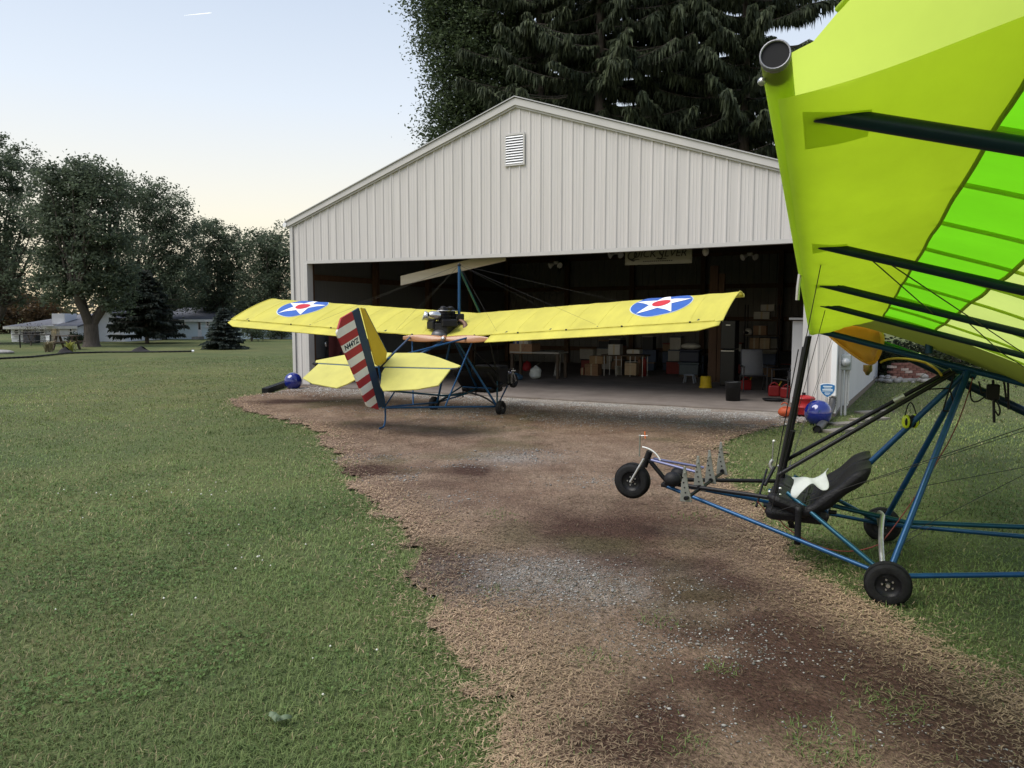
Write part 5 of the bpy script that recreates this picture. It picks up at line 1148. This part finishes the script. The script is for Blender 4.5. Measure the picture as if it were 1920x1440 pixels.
body(hs, X(166), X(226), 1.0, 9, Zp(604), HW_M); o = MB(); o.add([(X(166), .99, Zp(604)), (X(226), .99, Zp(604)), (X(196), .99, Zp(578))], [(0, 1, 2)]); o.build('gable_end', HW_M, hs)
for sg in (-1, 1): MB().slab([(X(196), .6, Zp(577)), (X(196+sg*33), .6, Zp(606)), (X(196+sg*33), 9.2, Zp(606)), (X(196), 9.2, Zp(577))], .12, (sg, 0, 1)).build('roof', ROOFM, hs)
window(hs, X(207), X(217), Zp(626), Zp(615), .96); MB().box(X(145), X(149), 3, 3.6, Zp(592), Zp(584)).build('chimney', mat('white_brick', (.5, .5, .52), .8), hs)
rb = gnd(312, 636); k2 = mpp(rb); rh = thing('house', 'pale blue ranch house with grey roof and brick chimney', 'house', rb, .04); X = lambda u: (u-312)*k2; Zp = lambda v: (636-v)*k2
body(rh, X(312), X(565), 0, 8, Zp(599), HB_M); gable(rh, X(312), X(565), 0, 8, Zp(598), Zp(576), ROOFM, HB_M)
o = MB().box(X(358), X(368), 3.4, 4.6, Zp(582), Zp(568)).build('chimney', BR, rh); MB().box(X(357), X(369), 3.3, 4.7, Zp(568), Zp(567)).build('chimney_cap', ST, o)
window(rh, X(341), X(349), Zp(612), Zp(601)); window(rh, X(386), X(394), Zp(613), Zp(601)); window(rh, X(430), X(442), Zp(614), Zp(602)); o = MB().box(X(371), X(378), -.07, -.035, .05, Zp(602)).build('door', FRAME, rh); MB().box(X(372.5), X(376.5), -.085, -.072, Zp(618), Zp(604)).build('door_pane', GLASS, o); MB().box(X(368), X(382), -1.0, -.05, 0, .2).build('door_step', ST, rh)
o = MB().box(X(308), X(316), -.9, -.2, 0, Zp(622)).build('heat_pump', mat('dark_grey_metal', (.06, .06, .065), .5), rh)

# ------------------------------------------------------------------ garden things on the far lawn
t = thing('picnic_table', 'dark wooden picnic table right of the white post', 'table', gnd(125, 656), .1); q = mpp(gnd(125, 656))
for i in range(5): MB().box(-20*q, 20*q, -.4+.17*i, -.25+.17*i, .70, .74).build('top_plank', DARKWOOD, t)
for y in (-.75, .75): MB().box(-20*q, 20*q, y-.13, y+.13, .40, .44).build('bench_plank', DARKWOOD, t)
for x in (-14*q, 14*q):
    for s in (-1, 1): MB().beam((x, s*.6, 0), (x, s*.15, .70), .08, .10).build('leg', DARKWOOD, t)
    MB().beam((x, -.8, .37), (x, .8, .37), .05, .1).build('cross_rail', DARKWOOD, t)
t = thing('garden_post', 'short white post in front of the white house', 'post', gnd(92, 648)); MB().box(-.1, .1, -.1, .1, 0, .52).build('post', FRAME, t, bevel=.02); MB().box(-.12, .12, -.12, .12, .52, .58).build('cap', FRAME, t, bevel=.02)
t = thing('clothes_frame', 'thin dark frame on posts left of the white post', 'frame', gnd(38, 652)); q = mpp(gnd(38, 652))
for u in (0, 58): rod(t, 'frame_post', BLACKM, .035, Vector((u*q, 0, 0)), Vector((u*q, 0, .72)))
rod(t, 'top_rail', BLACKM, .025, Vector((-14*q, 0, .72)), Vector((58*q, 0, .72))); rod(t, 'middle_rail', BLACKM, .02, Vector((-4*q, 0, .38)), Vector((58*q, 0, .38)))
t = thing('covered_grill', 'dark covered grill under the thin shrub', 'grill', gnd(60, 647)); MB().box(-.4, .4, -.25, .25, .1, .72).build('cover', mat('dark_cover', (.04, .042, .05), .7, 0, .2, 4), t, bevel=.08); MB().box(-.45, .45, -.3, .3, .72, .80).build('lid', mat('dark_cover', (.04, .042, .05), .7), t, bevel=.03)
def tuft(name, label, P, h, n, c, seed, w=.012, spread=.5, cat='plant'):
    rng = np.random.default_rng(seed); V = []; Fc = []; C = []
    for i in range(n):
        a = rng.uniform(0, 6.28); d = np.array([math.cos(a), math.sin(a), 0]); L = h*rng.uniform(.6, 1.1); b0 = np.array([*(rng.normal(size=2)*h*.12), 0]); p1 = b0+d*spread*L*.35+np.array([0, 0, L*.7]); p2 = b0+d*spread*L+np.array([0, 0, L*rng.uniform(.6, 1)]); s = np.array([-d[1], d[0], 0])*w
        o = len(V); V += [b0-s, b0+s, p1+s*.8, p1-s*.8, p2]; Fc += [(o, o+1, o+2), (o, o+2, o+3), (o+3, o+2, o+4)]; cc = np.array(c)*rng.uniform(.7, 1.25); C += [cc]*5
    o = fast(name, V, Fc, C, vmat('blade', .7, .25)); o.location = P; return tag(o, label, cat)
tuft('ornamental_grass', 'buff tuft of ornamental grass in front of the picnic table', gnd(92, 660), .62, 150, (.30, .26, .16), 81, .02, .6)
tuft('ornamental_grass', 'small yellow green tuft right of the buff ornamental grass', gnd(131, 660), .60, 70, (.33, .34, .07), 82, .025, .45)
# black corrugated pipe across the far lawn with two heaps of dark soil
pts = [gnd(u, v, .05) for u, v in ((-60, 677), (0, 672), (60, 669), (125, 662), (200, 660), (300, 659.5), (364, 658.5))]
t = thing('land_drain', 'long black corrugated pipe lying across the far left lawn', 'pipe', pts[0]); m = MB(); fine = []
for a, b_ in zip(pts[:-1], pts[1:]): fine += [a.lerp(b_, i/14)-pts[0] for i in range(14)]
m.tube([p+Vector((0, 0, .0)) for p in fine], [(.035 if i % 2 else .042) for i in range(len(fine))], 8); m.build('pipe_run', BLACKP, t); e_ = pts[-1]-pts[0]; MB().tube([fine[-1]-Vector((.0, 0, 0)), e_], .06, 8).build('pipe_end', FRAME, t)
for u, v, w, lab in ((125, 661, 15, 'left small heap of dark soil on the black drain pipe'), (266, 659.5, 20, 'right larger heap of dark soil on the black drain pipe')):
    P = gnd(u, v); k = mpp(P); m = MB(); m.grid(lambda a, b: Vector((w*k*a*math.cos(6.2832*b), .5*w*k*a*math.sin(6.2832*b), .28*(1-a)**.8*(1+.2*math.sin(9*b+5*a))-.02)), 10, 24); solo('soil_heap', m, mat('dark_soil', (.022, .020, .022), .95, 0, .3, 6, .5, 20), lab, 'soil heap', P+Vector((0, -.1, 0)))
P = gnd(-5, 663); m = MB(); m.ball((0, 0, .06), .8, 14, 8, (1, .4, .16)); solo('flat_rock', m, ST, 'flat pale rock at the left edge beyond the lawn', 'rock', P)
P = deep(345, 29, 5200); Q = deep(397, 24, 5200); m = MB(); m.tube([Vector((0, 0, 0)), (Q-P)*.5, (Q-P)*.9, Q-P], [.4, 1.6, 2.2, .8], 8)
solo('contrail', m, mat('glowing_cloud_white', (.9, .9, .9), 1, emis=(.9, .92, .95, .32)), 'short thin white contrail high in the upper left sky', 'contrail', P)  # brightness of the trail comes from a slight glow in its material
# ------------------------------------------------------------------ turf, straw, gravel, clover
BLADE = vmat('blade', .7, .25)
def spread(n, r0, r1, az=.86, pw=1.0, seed=1):
    """points on the ground thinning with distance"""
    rng = np.random.default_rng(seed); u = rng.uniform(size=n)
    r = r0*(r1/r0)**u if pw == 1 else np.sqrt(r0*r0+(r1*r1-r0*r0)*u)
    a = rng.uniform(-az, az, n); return np.stack([np.sin(a)*r, np.cos(a)*r], 1), r, rng
def clear_of(P):
    q = P-np.array(HO[:2]); x = q@np.array(HX[:2]); y = q@np.array(HY[:2])
    ok = ~((x > -.1) & (x < HW+.1) & (y > -.2))
    a = gnd(1588, 766); d = (gnd(1645, 712)-a); L = d.length; d = np.array([d.x, d.y])/L; nrm = np.array([-d[1], d[0]]); s = P-np.array([a.x, a.y])
    return ok & ~((s@d > -.1) & (s@d < L) & (s@nrm > -.03) & (s@nrm < 2))
def blades(name, P, h, w, lean, cols, rng, z0=0.0):
    n = len(P); a = rng.uniform(0, 2*np.pi, n); d = np.stack([np.cos(a), np.sin(a), np.zeros(n)], 1); s = np.stack([-d[:, 1], d[:, 0], np.zeros(n)], 1)*w[:, None]*.5
    b = np.column_stack([P, np.full(n, z0) if np.isscalar(z0) else z0]); up = np.array([0, 0, 1.])
    m1 = b+d*(lean*h*.35)[:, None]+up*(h*.62)[:, None]; t = b+d*(lean*h)[:, None]+up*(h*(1-.25*np.minimum(lean, 2)))[:, None]
    V = np.stack([b-s, b+s, m1+s*.8, m1-s*.8, t], 1).reshape(-1, 3); i = np.arange(n)*5
    Fc = np.stack([np.stack([i, i+1, i+2], 1), np.stack([i, i+2, i+3], 1), np.stack([i+3, i+2, i+4], 1)], 1).reshape(-1, 3)
    return fast(name, V, Fc, np.repeat(cols, 5, 0), BLADE)
P, r, rng = spread(440000, 1.35, 34, .88, 1, 101)
ok = clear_of(P) & ~in_drive(P); P = P[ok]; r = r[ok]; n = len(P)
# thin, dry and clover patches of the turf
dry = np.clip((fbm(P, .55, 21)-.52)*5, 0, 1)*.75+np.clip((fbm(P, .13, 23)-.5)*4, 0, 1)*.35; clv = np.clip((fbm(P, .8, 25)-.55)*7, 0, 1)
t = rng.uniform(size=n); base = np.array([.115, .172, .054])*(1-t[:, None])+np.array([.205, .262, .092])*t[:, None]; yl = np.clip((fbm(P, .22, 27)-.45)*4, 0, 1)[:, None]; base = base*(1-.5*yl)+base*np.array([1.35, 1.15, .95])*.5*yl
drc = np.array([.32, .28, .15])*rng.uniform(.7, 1.2, (n, 1)); mixd = (rng.uniform(size=n) < dry*.26+.015)[:, None]
col = np.where(mixd, drc, base*(1-.28*clv[:, None]))*(.62+.85*fbm(P, .30, 29))[:, None]
h = rng.uniform(.014, .036, n)*(1+.25*clv)*(.65+.8*fbm(P, 1.3, 31)); w = (.0022+.0013*r*.42)*rng.uniform(.7, 1.4, n)
g1 = blades('lawn_grass', P, h, w, rng.uniform(.3, 1.9, n), col, rng); g1['kind'] = 'stuff'; g1['label'] = 'short mown green grass of the lawn'
# taller blades along the worn edge and in stray tufts on the drive
P, r, rng = spread(150000, 1.35, 17, .88, 1, 102); e = edist(P, DP); ind = in_drive(P)
TUFTS = [(590, 795, .35), (612, 818, .55), (605, 800, .3), (1330, 798, .9), (1310, 793, .6), (1370, 803, .5), (930, 968, .35), (945, 975, .28), (828, 982, .25), (755, 985, .2), (1330, 968, .4), (1290, 975, .3), (985, 1165, .3), (925, 1112, .22), (1660, 1325, .4), (1555, 1405, .4), (1560, 1415, .3), (1655, 1200, .22), (1780, 1262, .15), (1840, 1290, .2), (1120, 1248, .3), (1290, 1410, .2), (1350, 1260, .2), (640, 872, .3), (680, 935, .25), (1420, 880, .5), (1400, 860, .5), (1480, 960, .3), (1240, 1170, .25), (1530, 1385, .3)]
keep = np.zeros(len(P), bool)
for u, v, rad in TUFTS:
    c = gnd(u, v); keep |= (np.hypot((P[:, 0]-c.x), (P[:, 1]-c.y)) < rad*.42*rng.uniform(0, 1, len(P))**.6*1.4)
keep = (keep & ind) | ((e < .35) & ~ind & (rng.uniform(size=len(P)) < .4)) | (ind & (rng.uniform(size=len(P)) < .5*np.exp(-e/.16)))
keep &= clear_of(P); P = P[keep]; r = r[keep]; n = len(P)
col = (np.array([.095, .150, .046])+np.array([.07, .07, .025])*rng.uniform(size=(n, 1)))
g2 = blades('edge_grass', P, rng.uniform(.025, .062, n), (.0026+.0006*r)*rng.uniform(.7, 1.3, n), rng.uniform(.2, 1.6, n), col, rng); g2['kind'] = 'stuff'; g2['label'] = 'taller grass along the worn edge and in tufts'
# dead straw lying on the drive, thick along its margins
P, r, rng = spread(560000, 1.35, 17, .88, 1, 103); e = edist(P, DP); ind = (in_drive(P) | (rng.uniform(size=len(P)) < .35*np.exp(-e/.15))) & clear_of(P); P = P[ind]; r = r[ind]; e = e[ind]
fr_ = .34+.65*fbm(P, .7, 43); bz = bare(P); ay = -((P-np.array(HO[:2]))@np.array(HY[:2])); ns = np.clip((ay-.5)/1.2, .04, 1); p = np.clip(1.25-e/fr_, .0, 1)*(1-.5*bz)+np.clip((fbm(P, .8, 41)-.40)*3.5, 0, 1)*.7*(1-bz)**1.5+.07; p = p*ns
k = rng.uniform(size=len(P)) < p*.8; P = P[k]; r = r[k]; e = e[k]; fr_ = fr_[k]; bz = bz[k]; n = len(P)
a = rng.uniform(0, 2*np.pi, n); L = rng.uniform(.010, .045, n)*(1+.06*r); d = np.stack([np.cos(a), np.sin(a), rng.normal(0, .16, n)], 1)*L[:, None]*.5; w = (.0007+.0005*r)*rng.uniform(.6, 1.4, n)
s = np.stack([-np.sin(a), np.cos(a), np.zeros(n)], 1)*w[:, None]; c = np.column_stack([P, soil_z(P)+.004+np.abs(d[:, 2])+rng.uniform(0, .012, n)]); bow = np.stack([-np.sin(a), np.cos(a), rng.uniform(0, .6, n)], 1)*(L*rng.normal(0, .16, n))[:, None]
V = np.stack([c-d, c+bow+s, c+d, c+bow-s], 1).reshape(-1, 3)
tone = rng.uniform(size=(n, 1)); sc = (np.array([.20, .138, .094])*(1-tone)+np.array([.38, .28, .185])*tone)*(.66+.85*np.clip(1.2-e/(fr_*1.1), 0, 1)[:, None])*(1-.35*bz[:, None])
st = fast('dead_straw', V, np.arange(4*n).reshape(n, 4), np.repeat(sc, 4, 0), BLADE); st['kind'] = 'stuff'; st['label'] = 'dead tan straw strewn over the worn driveway'
# limestone gravel: apron before the slab and worn patches on the drive
PAT = [(1010, 782, 2.6, 1.0), (1150, 790, 2.2, .7), (1250, 785, 1.6, .8), (1400, 798, 1.0, .5), (1330, 800, 1.2, .5), (780, 770, 1.6, .5), (900, 775, 1.4, .6), (960, 862, .7, .35), (1000, 852, .5, .25), (985, 1085, .75, .32), (1060, 1095, .6, .3), (1130, 1110, .6, .3), (960, 1062, .4, .2), (1020, 1130, .5, .2), (830, 940, .6, .3), (690, 860, .6, .3), (850, 880, .5, .2), (1060, 1180, .35, .12), (1250, 1215, .6, .25), (1310, 1225, .4, .2), (1330, 1130, .35, .2), (1180, 1200, .4, .2), (1390, 1190, .4, .2), (1420, 1370, .3, .12), (1500, 1390, .3, .12), (1700, 1370, .3, .1), (1880, 1430, .25, .08), (1480, 1240, .4, .15), (760, 900, .5, .2), (1120, 905, .6, .3), (1260, 1330, .3, .1)]
rng = np.random.default_rng(104); S = []; Sz = []
for u, v, rx, ry in PAT:
    c = gnd(u, v); far = c.y; nn = int(min(3600, 1500*rx*ry*((4.0 if 1050 < v < 1135 and u < 1200 else 1.5) if far < 7 else 1.8))); q = rng.normal(size=(nn, 2))*np.array([rx, ry*1.3])*.5
    S.append(np.array([c.x, c.y])+q); Sz.append(np.full(nn, 1.0 if far < 7 else 1.3))
# even scatter near the slab
q = np.stack([rng.uniform(.6, 11.9, 24000), -.14-np.abs(rng.normal(0, .8, 24000))], 1); S.append(np.array(HO[:2])+q[:, :1]*np.array(HX[:2])+q[:, 1:]*np.array(HY[:2])); Sz.append(np.full(len(q), 1.5))
q, _, _ = spread(1500, 1.4, 12, .8, 1, 105); S.append(q); Sz.append(np.full(len(q), .8))
S = np.concatenate(S); Sz = np.concatenate(Sz); ok = in_drive(S) & clear_of(S) & (fbm(S, 1.3, 51) > np.where(Sz > 1.4, .42, .36)); S = S[ok]; Sz = Sz[ok]; n = len(S)
octv = np.array([[1, 0, 0], [0, 1, 0], [-1, 0, 0], [0, -1, 0], [0, 0, 1], [0, 0, -.4]], float); octf = np.array([[0, 1, 4], [1, 2, 4], [2, 3, 4], [3, 0, 4], [1, 0, 5], [2, 1, 5], [3, 2, 5], [0, 3, 5]])
sz = rng.lognormal(-5.35, .42, n)*Sz; an = rng.uniform(0, 6.28, n); sc3 = np.stack([rng.uniform(.8, 1.5, n), rng.uniform(.6, 1.1, n), rng.uniform(.3, .6, n)], 1)
V = octv[None]*sc3[:, None]*sz[:, None, None]*rng.uniform(.75, 1.25, (n, 6, 1)); ca, sa = np.cos(an)[:, None], np.sin(an)[:, None]
V = np.stack([V[..., 0]*ca-V[..., 1]*sa, V[..., 0]*sa+V[..., 1]*ca, V[..., 2]], 2)+np.column_stack([S, soil_z(S)+sz*.25])[:, None]
Fc = (octf[None]+np.arange(n)[:, None, None]*6).reshape(-1, 3); tone = np.clip(rng.normal(.25, .08, (n, 1))*np.where(Sz > 1.4, 1.9, 1.0)[:, None], .12, .65)*np.array([1, .97, .93])
gr = fast('loose_gravel', V.reshape(-1, 3), Fc, np.repeat(tone, 6, 0), vmat('stone_tone', .9, 0, .2)); gr['kind'] = 'stuff'; gr['label'] = 'loose pale limestone gravel on the driveway'
# white clover heads in the lawn
rng = np.random.default_rng(106); V = []; F_ = []; C = []; P = []
for (u, v, nn, su, sv) in ((300, 935, 22, 110, 14), (440, 1040, 12, 90, 22), (520, 1070, 10, 60, 25), (600, 1000, 5, 60, 40), (310, 1120, 6, 60, 30), (150, 945, 8, 90, 30), (650, 1290, 5, 30, 40), (700, 1180, 5, 60, 60), (60, 1190, 3, 40, 60)):
    for _ in range(int(nn*.55)):
        uu, vv = u+rng.normal()*su, v+rng.normal()*sv; g_ = gnd(uu, vv); P.append((g_.x, g_.y))
P = np.array(P); P = P[~in_drive(P)]
for x, y in P:
    o = len(V); r_ = rng.uniform(.005, .010); z = rng.uniform(.045, .07); V += [(x+a*r_, y+b*r_, z+c*r_) for a, b, c in ((1,0,0),(0,1,0),(-1,0,0),(0,-1,0),(0,0,1),(0,0,-1))]; F_ += [tuple(i+o for i in f) for f in octf]; C += [(.62, .62, .55)]*6
cl = fast('clover_heads', V, F_, C, vmat('stone_tone', .9, 0, .2)); cl['kind'] = 'stuff'; cl['label'] = 'tiny white clover heads in the lawn'
# broad plantain leaves in the near lawn
c = gnd(520, 1362); t = thing('broadleaf_weed', 'few flat grey green leaves lying in the near lawn', 'weed', c)
for k in range(3):
    a = k*2.3+.3; L = .05 if k else .06
    def lf(p, q, a=a, L=L): 
        wv = .018*math.sin(math.pi*min(1, p*.95+.05))*(q-.5)*2; return Vector((math.cos(a)*L*p-math.sin(a)*wv, math.sin(a)*L*p+math.cos(a)*wv, (.035+.01*k)+.012*math.sin(3*p)-.012*abs(q-.5)*2))
    MB().grid(lf, 8, 4).build('leaf', mat('weed_leaf', (.15, .20, .12), .6, 0, .15, 12, trans=.2), t)

# clover and small broad leaves among the blades
P, r, rng = spread(60000, 1.35, 9, .88, 1, 108); ok = clear_of(P) & ~in_drive(P); P = P[ok]; r = r[ok]; cv = fbm(P, .8, 25)+.25*(fbm(P, 2.4, 26)-.5); k = rng.uniform(size=len(P)) < np.clip((cv-.50)*6, .02, .9); P = P[k]; r = r[k]; n = len(P)
c = np.column_stack([P, rng.uniform(.015, .042, n)]); V = []
an = rng.uniform(0, 6.28, n); sz = rng.uniform(.005, .010, n)*(1+.05*r); tl = rng.normal(0, .35, (n, 2))
for j in range(3):
    a = an+j*2.094; d = np.stack([np.cos(a), np.sin(a), tl[:, 0]], 1)*sz[:, None]; s_ = np.stack([-np.sin(a), np.cos(a), tl[:, 1]], 1)*(sz*.62)[:, None]
    V.append(np.stack([c, c+d*.9+s_, c+d*1.7, c+d*.9-s_], 1))
V = np.stack(V, 1).reshape(-1, 3); col = (np.array([.075, .130, .038])+np.array([.05, .07, .02])*rng.uniform(size=(n, 1))); col = np.repeat(col, 12, 0)
cv = fast('clover_leaves', V, np.arange(len(V)).reshape(-1, 4), col, BLADE); cv['kind'] = 'stuff'; cv['label'] = 'clover leaves growing through the lawn'
